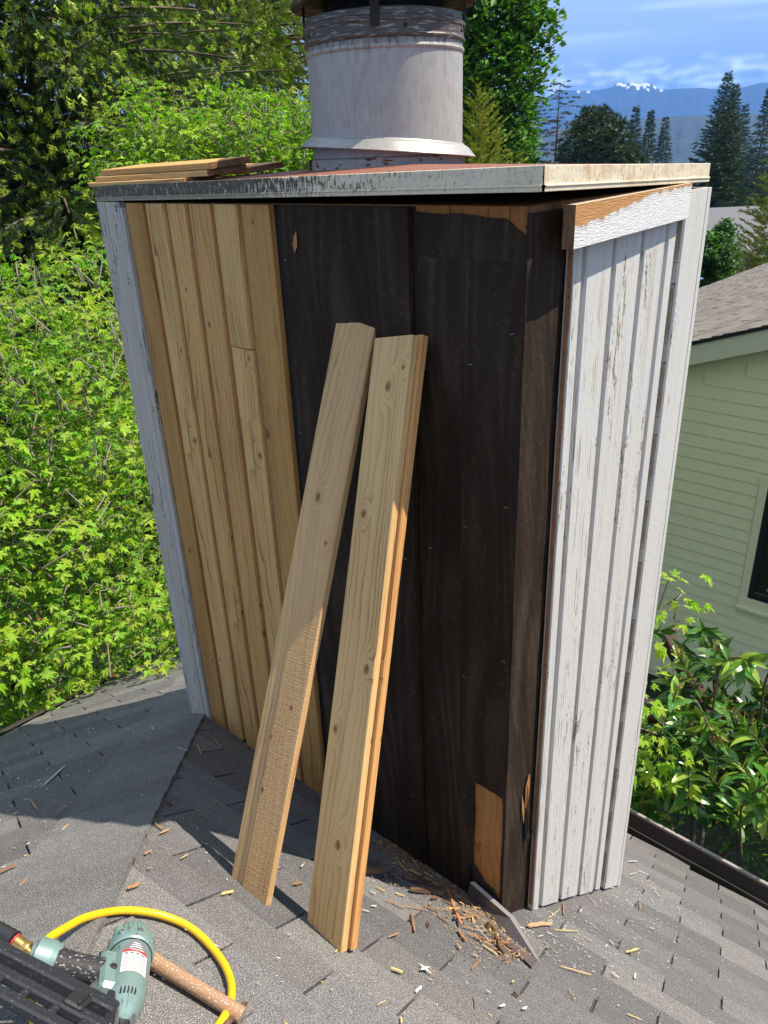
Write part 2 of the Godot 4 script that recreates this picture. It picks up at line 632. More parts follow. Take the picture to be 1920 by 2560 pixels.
# cream coated sheet along the cap's edge: u along it, v up it. algae = [from u, to u] grows dark, rust runs in streaks
func fascia(seed_: int, algae_to: float, rust: float, leng: float) -> Array:
	var w := 1024
	var h := 64
	var n := noise(seed_, 1.0, 3)
	var n1 := noise(seed_ + 1)
	var data := PackedByteArray()
	data.resize(w * h * 3)
	var cream := Color(0.68, 0.60, 0.45)
	for j in h:
		var v := 1.0 - j / float(h)
		for i in w:
			var u := i / float(w)
			var x := u * leng
			var c := cream * (1.0 + 0.10 * n.get_noise_2d(x * 9.0, v * 3.0))
			var grow := smoothstep(algae_to + 0.22, algae_to - 0.22, u + 0.2 * n.get_noise_2d(x * 4.0, v * 1.2))
			var al := smoothstep(0.02, 0.5, grow * 0.92 + 0.5 * n1.get_noise_2d(x * 130.0, v * 1.6) + 0.30 * n1.get_noise_2d(x * 340.0, v * 7.0) - 0.24) * (1.0 if v > 0.28 else 0.62)
			var specks := smoothstep(0.55, 0.75, n1.get_noise_2d(x * 110.0 + 70.0, v * 5.0)) * 0.7
			var st := rust * smoothstep(-0.15, 0.75, n.get_noise_2d(x * 9.0 + 3.0, v * 0.35) + 0.45 * n1.get_noise_2d(x * 60.0, v * 0.8)) * smoothstep(0.12, 0.5, v + 0.2)
			c = c.lerp(Color(0.42, 0.2, 0.055), st * 0.75)
			c = c.lerp(Color(0.05, 0.042, 0.028), maxf(al * 0.93, specks * (0.5 if rust > 0.4 else 0.35)))
			var s := c.linear_to_srgb()
			var at := (j * w + i) * 3
			data[at] = clampi(int(s.r * 255.0), 0, 255)
			data[at + 1] = clampi(int(s.g * 255.0), 0, 255)
			data[at + 2] = clampi(int(s.b * 255.0), 0, 255)
	return [tex(w, h, data)]


func speckled(base: Color, spot: Color, amount: float, seed_: int) -> Array:
	var w := 256
	var n := noise(seed_, 1.0, 2)
	var data := PackedByteArray()
	data.resize(w * w * 3)
	for j in w:
		for i in w:
			var k := smoothstep(0.42 - amount, 0.55 - amount, n.get_noise_2d(i * 0.09, j * 0.09) + 0.25 * n.get_noise_2d(i * 0.5, j * 0.5))
			var s := base.lerp(spot, k).linear_to_srgb()
			var at := (j * w + i) * 3
			data[at] = clampi(int(s.r * 255.0), 0, 255)
			data[at + 1] = clampi(int(s.g * 255.0), 0, 255)
			data[at + 2] = clampi(int(s.b * 255.0), 0, 255)
	return [tex(w, w, data)]


func foliage(back: Color, rough := 0.5, spec := 0.4) -> StandardMaterial3D:
	var m := plain(Color.WHITE, rough, 0.0, spec)
	m.vertex_color_use_as_albedo = true
	m.backlight_enabled = true
	m.backlight = back
	m.cull_mode = BaseMaterial3D.CULL_DISABLED
	return m


func make_materials() -> void:
	var pale := Color(0.65, 0.405, 0.155)
	var deep := Color(0.33, 0.165, 0.065)
	var k1 := [[0.03, 0.33, 0.006], [0.06, 0.78, 0.008], [0.1, 1.05, 0.004]]
	var k2 := [[0.05, 0.18, 0.006], [0.025, 0.61, 0.008], [0.05, 1.8, 0.009], [0.1, 0.95, 0.005]]
	var k3 := [[0.075, 0.45, 0.014], [0.08, 0.56, 0.007], [0.04, 1.0, 0.005], [0.02, 1.45, 0.007]]
	mat.cedar = [textured(wood(11, 128, 1024, 0.13, 1.9, pale, deep, 70.0, k1), 0.62, 0.06), textured(wood(12, 128, 1024, 0.13, 1.9, pale * 1.04, deep, 46.0, k2), 0.62, 0.06), textured(wood(13, 128, 1024, 0.13, 1.9, Color(0.60, 0.345, 0.12), deep, 60.0, k3), 0.62, 0.06)]
	for k in 3:
		mat.cedar.append(tinted(mat.cedar[k], [0.74, 0.98, 0.84][k], [0.64, 0.90, 0.80][k], [0.52, 0.84, 0.74][k]))
	mat.loose_rough = textured(wood(21, 160, 1024, 0.135, 1.32, Color(0.56, 0.36, 0.17), Color(0.29, 0.145, 0.058), 62.0, [[0.1, 0.52, 0.005], [0.05, 0.42, 0.009], [0.09, 0.9, 0.005], [0.05, 1.1, 0.005], [0.045, 0.98, 0.005]], 1.0, 0.042), 0.75, 0.07)
	mat.loose_smooth = textured(wood(22, 160, 1024, 0.12, 1.32, Color(0.64, 0.42, 0.185), Color(0.34, 0.175, 0.065), 52.0, [[0.06, 0.12, 0.009], [0.1, 0.08, 0.005], [0.03, 0.40, 0.008], [0.095, 0.73, 0.009], [0.02, 0.88, 0.008], [0.07, 1.12, 0.009]]), 0.6, 0.05)
	mat.loose_red = textured(wood(23, 96, 1024, 0.12, 1.32, Color(0.38, 0.18, 0.085), Color(0.2, 0.085, 0.04), 60.0, []), 0.62, 0.06)
	mat.loose_back = tinted(mat.loose_smooth, 0.92, 0.74, 0.62)
	mat.plywood = textured(wood(24, 256, 512, 0.3, 0.9, Color(0.44, 0.215, 0.075), Color(0.25, 0.10, 0.03), 26.0, [[0.09, 0.12, 0.007], [0.07, 0.4, 0.006]]), 0.7, 0.06)
	mat.plywood_top = tinted(mat.plywood, 0.72, 0.62, 0.5)
	mat.old_wood = textured(wood(25, 96, 512, 0.12, 0.6, Color(0.22, 0.12, 0.06), Color(0.07, 0.04, 0.022), 55.0, []), 0.85, 0.12)
	mat.white = [textured(paint(41, 128, 1024, 0.14, 2.0, 1.0, 0.05, 0.25), 0.7, 0.13), textured(paint(42, 128, 1024, 0.14, 2.0, 0.7, 0.2, 0.35), 0.7, 0.16), textured(paint(43, 128, 1024, 0.14, 2.0, 0.5, 0.14, 0.8), 0.75, 0.16), textured(paint(44, 128, 1024, 0.14, 2.0, 0.4, 0.1, 0.36), 0.7, 0.16)]
	mat.white_edge = textured(paint(45, 64, 1024, 0.06, 2.0, 0.3, 0.22, 0.85, Color(0.10, 0.08, 0.058), Color(0.25, 0.20, 0.145)), 0.8, 0.2)
	mat.weathered = textured(paint(46, 160, 1024, 0.16, 2.0, 1.0, 0.14, 0.7, Color(0.10, 0.085, 0.07), Color(0.48, 0.415, 0.32)), 0.85, 0.25)
	mat.frieze = textured(frieze_paint(), 0.72, 0.16)
	mat.tar = textured(tarred(), 0.72, 0.7)
	mat.tar.metallic_specular = 0.25
	mat.pipe = textured(galvanised(1.0, 0.0), 0.46)
	mat.pipe.metallic = 0.15
	mat.ring = textured(galvanised(0.5, 1.3), 0.7)
	mat.ring.metallic = 0.25
	mat.collar = textured(galvanised(0.0, 0.15), 0.42)
	mat.collar.metallic = 0.4
	mat.soot_black = plain(lin(0.018, 0.016, 0.015), 0.8)  # near black: sooty parts, and the painted shade in the board joint
	mat.band_metal = textured(speckled(Color(0.10, 0.088, 0.08), Color(0.30, 0.28, 0.265), 0.10, 64), 0.5)
	mat.band_metal.metallic = 0.3
	mat.pipe_dark = textured(speckled(Color(0.05, 0.042, 0.036), Color(0.16, 0.14, 0.12), 0.1, 62), 0.6)
	mat.cap_front = textured(fascia(61, 0.62, 0.12, 1.55), 0.5)
	mat.cap_side = textured(fascia(63, -0.4, 0.6, 0.86), 0.5)
	mat.cap_top = textured(speckled(Color(0.19, 0.075, 0.05), Color(0.30, 0.13, 0.085), 0.35, 65), 0.6)
	mat.granule = []
	var g0 := granules(81, 1.0, 1.0)
	var g1 := granules(82, 1.0, 1.0)
	for k in 6:
		var gm := textured(g0 if k % 2 == 0 else g1, 0.92, 0.05)
		gm.albedo_color = lin([1.02, 0.88, 0.74, 1.12, 0.94, 0.82][k], [1.01, 0.87, 0.73, 1.09, 0.91, 0.80][k], [1.01, 0.88, 0.74, 1.06, 0.89, 0.81][k])
		gm.metallic_specular = 0.3
		mat.granule.append(gm)
	mat.deck = plain(lin(0.05, 0.047, 0.045), 0.95)
	mat.gutter = plain(lin(0.055, 0.048, 0.046), 0.35, 0.0, 0.5)
	mat.gutter_lip = plain(lin(0.30, 0.27, 0.26), 0.4)
	mat.flashing = textured(speckled(Color(0.12, 0.10, 0.10), Color(0.19, 0.165, 0.165), 0.25, 66), 0.38)
	mat.flashing.metallic = 0.5
	mat.fascia_wood = plain(lin(0.24, 0.21, 0.17), 0.7)
	# tools
	mat.teal = textured(speckled(Color(0.24, 0.36, 0.345), Color(0.15, 0.2, 0.19), -0.06, 73), 0.32)
	mat.teal.metallic = 0.4
	mat.black = plain(lin(0.022, 0.023, 0.026), 0.42)
	mat.scuffed = textured(speckled(Color(0.03, 0.03, 0.033), Color(0.30, 0.30, 0.31), 0.0, 67), 0.6)
	mat.magazine = textured(speckled(Color(0.026, 0.028, 0.034), Color(0.11, 0.115, 0.125), -0.13, 68), 0.42)
	mat.brass = plain(lin(0.62, 0.42, 0.15), 0.3, 0.85)
	mat.steel = plain(lin(0.5, 0.5, 0.5), 0.3, 0.9)
	mat.hose = plain(lin(0.78, 0.46, 0.012), 0.38)
	mat.red = plain(lin(0.55, 0.035, 0.04), 0.5)
	mat.paper_white = plain(lin(0.72, 0.73, 0.74), 0.5)
	mat.print = plain(lin(0.16, 0.17, 0.18), 0.6)
	mat.handle = textured(speckled(Color(0.32, 0.19, 0.11), Color(0.55, 0.53, 0.5), 0.0, 69), 0.7)
	mat.rusty = textured(speckled(Color(0.12, 0.065, 0.045), Color(0.30, 0.24, 0.21), 0.12, 70), 0.65)
	mat.rusty.metallic = 0.3
	# houses
	mat.siding = plain(lin(0.78, 0.73, 0.38), 0.75)
	mat.siding_trim = plain(lin(0.78, 0.73, 0.39), 0.7)
	mat.barge = plain(lin(0.62, 0.60, 0.36), 0.7)
	mat.far_shingle = [textured(granules(83, 1.25, 0.7), 0.95), null, null]
	mat.far_shingle[0].albedo_color = lin(1.0, 0.93, 0.80)
	mat.far_shingle[1] = tinted(mat.far_shingle[0], 0.78, 0.72, 0.62)
	mat.far_shingle[2] = tinted(mat.far_shingle[0], 0.86, 0.88, 0.94)
	mat.frame = plain(lin(0.012, 0.012, 0.013), 0.4)
	var glass := plain(Color(0.04, 0.06, 0.06, 0.25), 0.03)
	glass.transparency = BaseMaterial3D.TRANSPARENCY_ALPHA
	mat.glass = glass
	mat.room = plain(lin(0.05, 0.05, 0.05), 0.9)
	mat.rail = plain(lin(0.12, 0.26, 0.5), 0.5)
	mat.brown = plain(lin(0.05, 0.022, 0.014), 0.6)
	mat.house_wall = plain(lin(0.45, 0.42, 0.36), 0.8)
	# land and plants
	mat.ground = textured(speckled(Color(0.02, 0.03, 0.012), Color(0.055, 0.075, 0.025), 0.2, 71), 1.0)
	mat.ground.uv1_scale = Vector3(0.4, 0.4, 0.4)
	mat.land = plain(Color.WHITE, 1.0)
	mat.land.vertex_color_use_as_albedo = true
	mat.bark = textured(wood(91, 64, 256, 0.2, 1.0, Color(0.16, 0.12, 0.09), Color(0.06, 0.045, 0.035), 90.0, []), 0.95, 0.6)
	mat.grey_bark = textured(speckled(Color(0.20, 0.17, 0.13), Color(0.38, 0.37, 0.33), 0.12, 72), 0.9)
	mat.maple = foliage(Color(0.85, 1.0, 0.35))
	mat.glossy = foliage(Color(0.35, 0.5, 0.15), 0.26, 0.55)
	mat.needle = foliage(Color(0.5, 0.6, 0.25), 0.6, 0.3)
	mat.broad = foliage(Color(0.6, 0.8, 0.25), 0.45)
	mat.chip = plain(Color.WHITE, 0.8)
	mat.chip.vertex_color_use_as_albedo = true
	mat.maple_leaf = []
	for k in 8:
		var lm: StandardMaterial3D = mat.maple.duplicate()
		lm.vertex_color_use_as_albedo = false
		lm.albedo_color = lin(rf(0.20, 0.40), rf(0.36, 0.52), rf(0.025, 0.06))
		mat.maple_leaf.append(lm)
	mat.laurel_leaf = []
	for k in 6:
		var lm: StandardMaterial3D = mat.glossy.duplicate()
		lm.vertex_color_use_as_albedo = false
		lm.albedo_color = lin(rf(0.05, 0.09), rf(0.14, 0.2), rf(0.02, 0.035)) if k < 4 else lin(0.22, 0.33, 0.04)
		mat.laurel_leaf.append(lm)


func frieze_paint() -> Array:
	# white paint torn off along one edge of the board at one end, bare orange wood under it (u along the board, v across it)
	var w := 512
	var h := 96
	var n := noise(51)
	var data := PackedByteArray()
	var hd := PackedByteArray()
	data.resize(w * h * 3)
	hd.resize(w * h)
	for j in h:
		var y := j / float(h)
		for i in w:
			var u := i / float(w)
			var x := u * 0.5
			var yy := y * 0.08
			var gr := n.get_noise_2d(x * 14.0, yy * 620.0 + 2.0 * n.get_noise_2d(x * 10.0, yy * 40.0))
			var lump := n.get_noise_2d(x * 60.0, yy * 260.0)
			var limit := lerpf(0.46, 0.06, smoothstep(0.0, 0.72, u)) + 0.06 * n.get_noise_2d(x * 40.0, 3.0) + 0.03 * n.get_noise_2d(x * 190.0, 5.0)
			var bare := smoothstep(limit + 0.03, limit - 0.02, y)
			var halo := smoothstep(limit + 0.22, limit, y) * (0.3 + 0.5 * gr)
			var c := Color(0.66, 0.66, 0.67) * (1.0 - 0.2 * maxf(gr, 0.0) - 0.12 * lump)
			c = c.lerp(Color(0.36, 0.24, 0.15), clampf(halo, 0.0, 0.7))
			c = c.lerp(Color(0.45, 0.235, 0.09) * (1.0 + 0.2 * gr), bare)
			if bare > 0.2 and bare < 0.8:
				c = c * 0.5
			var s := c.linear_to_srgb()
			var at := (j * w + i) * 3
			data[at] = clampi(int(s.r * 255.0), 0, 255)
			data[at + 1] = clampi(int(s.g * 255.0), 0, 255)
			data[at + 2] = clampi(int(s.b * 255.0), 0, 255)
			hd[j * w + i] = clampi(int((0.6 - 0.35 * maxf(gr, 0.0) + 0.12 * lump - 0.25 * bare) * 255.0), 0, 255)
	return [tex(w, h, data), tex(w, h, hd, Image.FORMAT_L8)]


# ------------------------------------------------------------------ land
func land_height(x: float, z: float) -> float:
	var r := sqrt(x * x + z * z)
	return -5.2 - 0.055 * clampf(r - 8.0, 0.0, 90.0) - 0.03 * clampf(r - 98.0, 0.0, 2500.0)


func build_terrain() -> void:
	var mb := MB.new()
	var radii := [0.0, 3.0, 6.0, 10.0, 16.0, 26.0, 42.0, 70.0, 120.0, 250.0, 600.0, 1500.0, 3500.0, 9500.0]
	for i in radii.size() - 1:
		for k in 48:
			var q := []
			for e in [[0, 0], [0, 1], [1, 1], [1, 0]]:
				var a: float = TAU * (k + e[1]) / 48.0
				var r: float = radii[i + e[0]]
				q.append(Vector3(cos(a) * r, land_height(cos(a) * r, sin(a) * r), sin(a) * r))
			var u := []
			for p in q:
				u.append(Vector2(p.x, p.z))
			if i > 0:
				mb.tri(q[0], q[1], q[2], Vector3.UP, u[0], u[1], u[2])
			mb.tri(q[0], q[2], q[3], Vector3.UP, u[0], u[2], u[3])
	setting("ground", mb.done(), mat.ground)
	# wooded foothills and a snow-capped range beyond
	var az := [-80.0, -60.0, -45.0, -36.0, -31.45, -29.46, -27.74, -26.6, -26.27, -25.9, -25.42, -24.9, -24.47, -23.64, -21.67, -19.5, -18.63, -17.57, -10.0, 5.0]
	var el := [2.4, 2.2, 2.5, 2.3, 2.86, 3.36, 3.24, 3.4, 3.62, 3.5, 3.6, 3.42, 3.5, 3.05, 3.06, 2.81, 2.97, 3.1, 2.7, 2.3]
	setting("mountains", ridge(az, el, 7200.0, 1500.0, 9, true), mat.land)
	setting("hills", ridge([-80.0, -40.0, -30.0, -26.24, -21.94, -17.3, -5.0, 10.0], [1.2, 1.0, 1.2, 1.5, 1.55, 1.4, 1.2, 1.0], 2600.0, 700.0, 10, false), mat.land)


func ridge(az: Array, el: Array, dist: float, half: float, seed_: int, snow: bool) -> ArrayMesh:
	var mb := MB.new()
	var n := noise(seed_, 1.0, 4)
	var cols := 420
	var rows := 40
	var pts := []
	var tint := []
	for i in cols + 1:
		var a := lerpf(az[0], az[az.size() - 1], float(i) / cols)
		var k := 0
		while k < az.size() - 2 and a > az[k + 1]:
			k += 1
		var e := lerpf(el[k], el[k + 1], (a - az[k]) / (az[k + 1] - az[k]))
		var col := []
		var tc := []
		for j in rows + 1:
			var f := -1.0 + 2.0 * j / rows
			var d := dist + half * f
			var rough := n.get_noise_2d(a * 0.9, f * 2.0)
			var top := dist * tan(deg_to_rad(e)) + EYE.y
			var low := land_height(d, 0.0) - 5.0
			var shape := pow(maxf(0.0, 1.0 - absf(f)), 0.85)
			var fade := 1.0 - absf(f)
			var h := lerpf(low, top * (1.0 + 0.025 * n.get_noise_1d(a * 1.6)), clampf(shape * (1.0 + 0.35 * rough * (1.0 - fade)), 0.0, 1.05))
			var dir := Vector3(sin(deg_to_rad(a)), 0, -cos(deg_to_rad(a)))
			col.append(Vector3(EYE.x, 0, EYE.z) + dir * d + Vector3.UP * h)
			var c := Color(0.028, 0.042, 0.03) * (1.0 + 0.25 * n.get_noise_2d(a * 0.8, f * 4.0))
			if snow and h > 408.0 + 50.0 * n.get_noise_2d(a * 5.0, f * 20.0) and a > -27.2 and a < -23.9:
				c = Color(0.85, 0.87, 0.9)
			elif snow and h > 372.0 and n.get_noise_2d(a * 7.0 + 3.0, f * 14.0) > 0.42:
				c = Color(0.6, 0.62, 0.66)
			tc.append(c)
		pts.append(col)
		tint.append(tc)
	for i in cols:
		for j in rows:
			mb.col = tint[i][j]
			mb.quad(pts[i][j], pts[i + 1][j], pts[i + 1][j + 1], pts[i][j + 1], Vector3.UP)
	return mb.done()


# ------------------------------------------------------------------ the roof we stand on
func seen_at(p: Vector3) -> float:
	# distance if the point is in the picture (with a margin), else a large number
	var b := Basis(Vector3(0.7489, -0.0388, -0.6616), Vector3(-0.2541, 0.9052, -0.3406), Vector3(0.6121, 0.4232, 0.668))
	var d := p - EYE
	var q := Vector3(d.dot(b.x), d.dot(b.y), d.dot(b.z))
	if q.z > -0.1 or absf(q.x / q.z) > 0.53 or absf(q.y / q.z) > 0.70:
		return 100.0 + d.length()
	return d.length()


func clip_half(poly: PackedVector2Array, p: Vector2, inward: Vector2) -> PackedVector2Array:
	var out := PackedVector2Array()
	for i in poly.size():
		var a := poly[i]
		var b := poly[(i + 1) % poly.size()]
		var da := (a - p).dot(inward)
		var db := (b - p).dot(inward)
		if da >= 0.0:
			out.append(a)
		if (da > 0.0 and db < 0.0) or (da < 0.0 and db > 0.0):
			out.append(a.lerp(b, da / (da - db)))
	return out


const TAB := 0.305
const SHOW := 0.135

func tab_mesh(poly: PackedVector2Array, uo: Vector2, warp: float) -> ArrayMesh:
	# one shingle tab: outline in (s, t); it thickens towards its lower, exposed end
	var mb := MB.new()
	var up := func(p: Vector2) -> float: return 0.0012 + 0.0056 * clampf((p.y + 0.03) / (SHOW + 0.03), 0.0, 1.0) + warp * p.x * maxf(p.y, 0.0)
	var ids := Geometry2D.triangulate_polygon(poly)
	for k in range(0, ids.size(), 3):
		var p := []
		var u := []
		for q in 3:
			var w := poly[ids[k + q]]
			p.append(Vector3(w.x, up.call(w), w.y))
			u.append(w * 2.0 + uo)
		mb.tri(p[0], p[1], p[2], Vector3.UP, u[0], u[1], u[2])
	var mid := Vector2.ZERO
	for w in poly:
		mid += w / poly.size()
	for i in poly.size():
		var a := poly[i]
		var b := poly[(i + 1) % poly.size()]
		var e := (a + b) * 0.5 - mid
		mb.quad(Vector3(a.x, -0.003, a.y), Vector3(b.x, -0.003, b.y), Vector3(b.x, up.call(b), b.y), Vector3(a.x, up.call(a), a.y), Vector3(e.x, 0, e.y), a * 2.0 + uo, b * 2.0 + uo, b * 2.0 + uo + Vector2(0, 0.01), a * 2.0 + uo + Vector2(0, 0.01))
	return mb.done()


func lay_shingles(roof: Node3D, base: Transform3D, s0: int, s1: int, t0: int, t1: int, edges: Array, stagger: Array) -> void:
	# base: x along the courses, y out of the roof, z down the slope. edges: [point, inward] in (s, t) cut the tabs; stagger: tabs past it are left off whole
	var full := []
	for k in 8:
		var g := 0.0024 + 0.0008 * (k % 3)
		full.append(tab_mesh(PackedVector2Array([Vector2(g, -0.03), Vector2(TAB - g, -0.03), Vector2(TAB - g, SHOW), Vector2(g, SHOW + rf(-0.002, 0.002))]), Vector2(rf(0, 1), rf(0, 1)), rf(-0.012, 0.012)))
	var all := []
	for row in range(t0, t1):
		var shift := (row % 2) * TAB * 0.5 + rf(-0.012, 0.012)
		for col in range(s0, s1):
			var o := Vector2(col * TAB + shift, row * SHOW)
			var poly := PackedVector2Array([o + Vector2(0.003, -0.03), o + Vector2(TAB - 0.003, -0.03), o + Vector2(TAB - 0.003, SHOW), o + Vector2(0.003, SHOW)])
			var off := false
			for e in stagger:
				if (o + Vector2(TAB * 0.5, SHOW * 0.5) - e[0]).dot(e[1]) < 0.0:
					off = true
			if off:
				continue
			var cut := false
			for e in edges:
				var was := poly.size()
				var c := clip_half(poly, e[0], e[1])
				if c.size() != was or c != poly:
					cut = true
				poly = c
				if poly.size() < 3:
					break
			if poly.size() < 3:
				continue
			if cut:
				for i in poly.size():
					poly[i] -= o
			var m: ArrayMesh = tab_mesh(poly, Vector2(rf(0, 1), rf(0, 1)), 0.0) if cut else full[rng.randi() % 8]
			var at := base * Transform3D(Basis(), Vector3(o.x, 0, o.y))
			all.append([seen_at(at * Vector3(TAB * 0.5, 0, SHOW * 0.5)), m, at, mat.granule[rng.randi() % 6]])
	all.sort_custom(func(a, b): return a[0] < b[0])
	var rest := {}
	for i in all.size():
		if i < 290 and all[i][0] < 100.0:
			part(roof, "shingle", all[i][1], all[i][3], all[i][2])
		else:
			if not rest.has(all[i][3]):
				rest[all[i][3]] = MB.new()
			(rest[all[i][3]] as MB).join(all[i][1], all[i][2])
	for gm in rest:
		var o := part(roof, "shingles", (rest[gm] as MB).done(), gm)
		o.set_meta("kind", "stuff")


func build_roof() -> void:
	# main slope: falls away from us towards the gutter behind the chimney, y = PITCH * z
	var k := sqrt(1.0 + PITCH * PITCH)
	var n := Vector3(0, 1, -PITCH) / k
	var down := Vector3(0, -PITCH, -1) / k
	var skew := deg_to_rad(11.0)
	var tt := down * cos(skew) - Vector3.RIGHT * sin(skew)
	var ss := Vector3.RIGHT * cos(skew) + down * sin(skew)
	var base := Transform3D(Basis(ss, n, tt), n * -0.004)
	var flat := func(p: Vector3) -> Vector2: return Vector2(p.dot(ss), p.dot(tt))
	var on := func(x: float, z: float) -> Vector3: return Vector3(x, PITCH * z, z)
	var h0: Vector2 = flat.call(on.call(-1.395, 0.017))
	var h1: Vector2 = flat.call(on.call(-0.283, 0.938))
	var hn := (h1 - h0).orthogonal().normalized()
	if (flat.call(on.call(1.0, 0.0)) - h0).dot(hn) < 0.0:
		hn = -hn
	var g0: Vector2 = flat.call(on.call(-0.373, -1.745))
	var g1: Vector2 = flat.call(on.call(0.405, -1.665))
	var gn := (g1 - g0).orthogonal().normalized()
	if (flat.call(on.call(0.0, 0.0)) - g0).dot(gn) < 0.0:
		gn = -gn
	var mb := MB.new()
	var edge_a: Vector3 = on.call(-3.3, -1.80)
	var edge_b: Vector3 = on.call(4.5, -1.3)
	var lo := n * -0.006
	var hi_a: Vector3 = on.call(-1.395 + (2.9 - 0.017) * 1.2074, 2.9)
	var hi_b: Vector3 = on.call(4.5, 2.9)
	var hip_low: Vector3 = on.call(-3.3, -1.56)
	mb.quad(hip_low + lo, hi_a + lo, hi_b + lo, edge_b + lo, n)
	mb.tri(hip_low + lo, edge_b + lo, edge_a + lo, n)
	var thick := n * -0.16
	mb.quad(edge_a + lo, edge_b + lo, edge_b + thick, edge_a + thick, down)
	mb.quad(edge_a + thick, hi_a + thick, hi_b + thick, edge_b + thick, -n)
	var roof := setting("roof_slope", mb.done(), mat.deck)
	lay_shingles(roof, base, -18, 18, -36, 24, [[h0, hn]], [[g0, gn]])
	# second slope: falls to the left edge
	var hip := Vector3(-0.679, 0.4756, 0.608)
	var n2 := Vector3(-0.479, 1, -0.203).normalized()
	var d2 := Vector3(-0.97, 0.479 * -0.97 + 0.203 * -0.22, -0.22).normalized()
	var s2 := n2.cross(d2).normalized()
	var base2 := Transform3D(Basis(s2, n2, d2), hip + n2 * -0.004)
	var flat2 := func(p: Vector3) -> Vector2: return Vector2((p - hip).dot(s2), (p - hip).dot(d2))
	var q0: Vector2 = flat2.call(Vector3(-1.395, 0.0133, 0.017))
	var q1: Vector2 = flat2.call(Vector3(-0.283, 0.7337, 0.938))
	var qn := (q1 - q0).orthogonal().normalized()
	var on2 := func(x: float, z: float) -> Vector3: return Vector3(x, 0.4756 + 0.479 * (x + 0.679) + 0.203 * (z - 0.608), z)
	if (flat2.call(on2.call(-2.5, 0.5)) - q0).dot(qn) < 0.0:
		qn = -qn
	var e0: Vector2 = flat2.call(on2.call(-2.56, 0.43))
	var e1: Vector2 = flat2.call(on2.call(-3.79, -1.29))
	var en := (e1 - e0).orthogonal().normalized()
	if (flat2.call(hip) - e0).dot(en) < 0.0:
		en = -en
	var mb2 := MB.new()
	var edge_p: Vector3 = on2.call(-2.56 + 1.23 * 1.4, 0.43 + 1.72 * 1.4)
	var edge_q: Vector3 = on2.call(-2.56 - 1.23 * 1.7, 0.43 - 1.72 * 1.7)
	var hip_p: Vector3 = on2.call(-1.395 + (2.9 - 0.017) * 1.2074, 2.9)
	var hip_q: Vector3 = on2.call(-3.3, -1.56)
	var lo2 := n2 * -0.006
	mb2.quad(edge_p + lo2, hip_p + lo2, hip_q + lo2, edge_q + lo2, n2)
	mb2.quad(edge_p + lo2, edge_q + lo2, edge_q + n2 * -0.16, edge_p + n2 * -0.16, d2)
	mb2.quad(edge_p + n2 * -0.16, hip_p + n2 * -0.16, hip_q + n2 * -0.16, edge_q + n2 * -0.16, -n2)
	var roof2 := setting("roof_slope", mb2.done(), mat.deck)
	# hip shingles cover the strip next to the hip; plain tabs start beyond it
	lay_shingles(roof2, base2, -16, 16, -10, 26, [[q0 + qn * 0.20, qn], [e0 + en * 0.02, en]], [])
	var along := (Vector3(-1.395, 0.0133, 0.017) - Vector3(-0.283, 0.7337, 0.938)).normalized()
	var across := n2.cross(along).normalized()
	if across.dot(Vector3.LEFT) < 0.0:
		across = -across
	var start := hip - along * 1.5
	for i in 26:
		var w := 0.27 + rf(-0.006, 0.006)
		var top := 0.0085
		var hb := MB.new()
		var a := Vector3(-0.012, 0.011, 0.0)
		var uo := Vector2(rf(0, 1), rf(0, 1))
		var pts := []
		for e in [[-0.010, 0.0], [w, 0.0], [w, 0.17], [-0.010, 0.17]]:
			var lift: float = 0.002 + top * e[1] / 0.17
			pts.append(Vector3(e[0], lift, e[1]))
		hb.quad(pts[0], pts[1], pts[2], pts[3], Vector3.UP, uo, uo + Vector2(w * 2, 0), uo + Vector2(w * 2, 0.34), uo + Vector2(0, 0.34))
		for e in 4:
			var p: Vector3 = pts[e]
			var q: Vector3 = pts[(e + 1) % 4]
			var outw := (p + q) * 0.5 - Vector3(w * 0.5, 0, 0.085)
			hb.quad(p, q, Vector3(q.x, -0.006, q.z), Vector3(p.x, -0.006, p.z), Vector3(outw.x, 0, outw.z), uo, uo + Vector2(0.3, 0), uo + Vector2(0.3, 0.02), uo + Vector2(0, 0.02))
		part(roof2, "hip_shingle", hb.done(), mat.granule[[0, 3, 0, 4][i % 4]], Transform3D(Basis(across, n2, along), start + along * (i * 0.14)))
	# gutter along the low edge of the main slope
	var ga := Vector3(-0.373, -1.352, -1.765)
	var gb := Vector3(0.405, -1.287, -1.685)
	var gd := (gb - ga).normalized()
	var gut := thing("roof_gutter", "dark brown metal gutter along the low edge of our roof", "gutter")
	var gx := frame(Vector3(gd.z, 0, -gd.x), gd, ga - gd * 2.2)
	# profile in (x away from the roof, z)
	if gx.basis.x.z > 0.0:
		gx.basis.x = -gx.basis.x
	gx.basis.y = gd
	gx.basis.z = gx.basis.x.cross(gd).normalized()
	var upz := 1.0 if gx.basis.z.y > 0.0 else -1.0
	var gp := PackedVector2Array([Vector2(0.0, 0.0 * upz), Vector2(0.004, 0.0), Vector2(0.004, -0.09 * upz), Vector2(0.09, -0.09 * upz), Vector2(0.115, -0.01 * upz), Vector2(0.119, -0.01 * upz), Vector2(0.094, -0.094 * upz), Vector2(0.0, -0.094 * upz)])
	if Geometry2D.is_polygon_clockwise(gp):
		gp.reverse()
	var gm := MB.new()
	gm.extrude(gp, 0.0, 7.0, gx)
	part(gut, "channel", gm.done(), mat.gutter)
	var lm := MB.new()
	var lp := PackedVector2Array([Vector2(0.108, -0.012 * upz), Vector2(0.126, -0.012 * upz), Vector2(0.126, 0.002 * upz), Vector2(0.122, 0.006 * upz), Vector2(0.108, 0.004 * upz)])
	if Geometry2D.is_polygon_clockwise(lp):
		lp.reverse()
	lm.extrude(lp, -0.001, 7.001, gx)
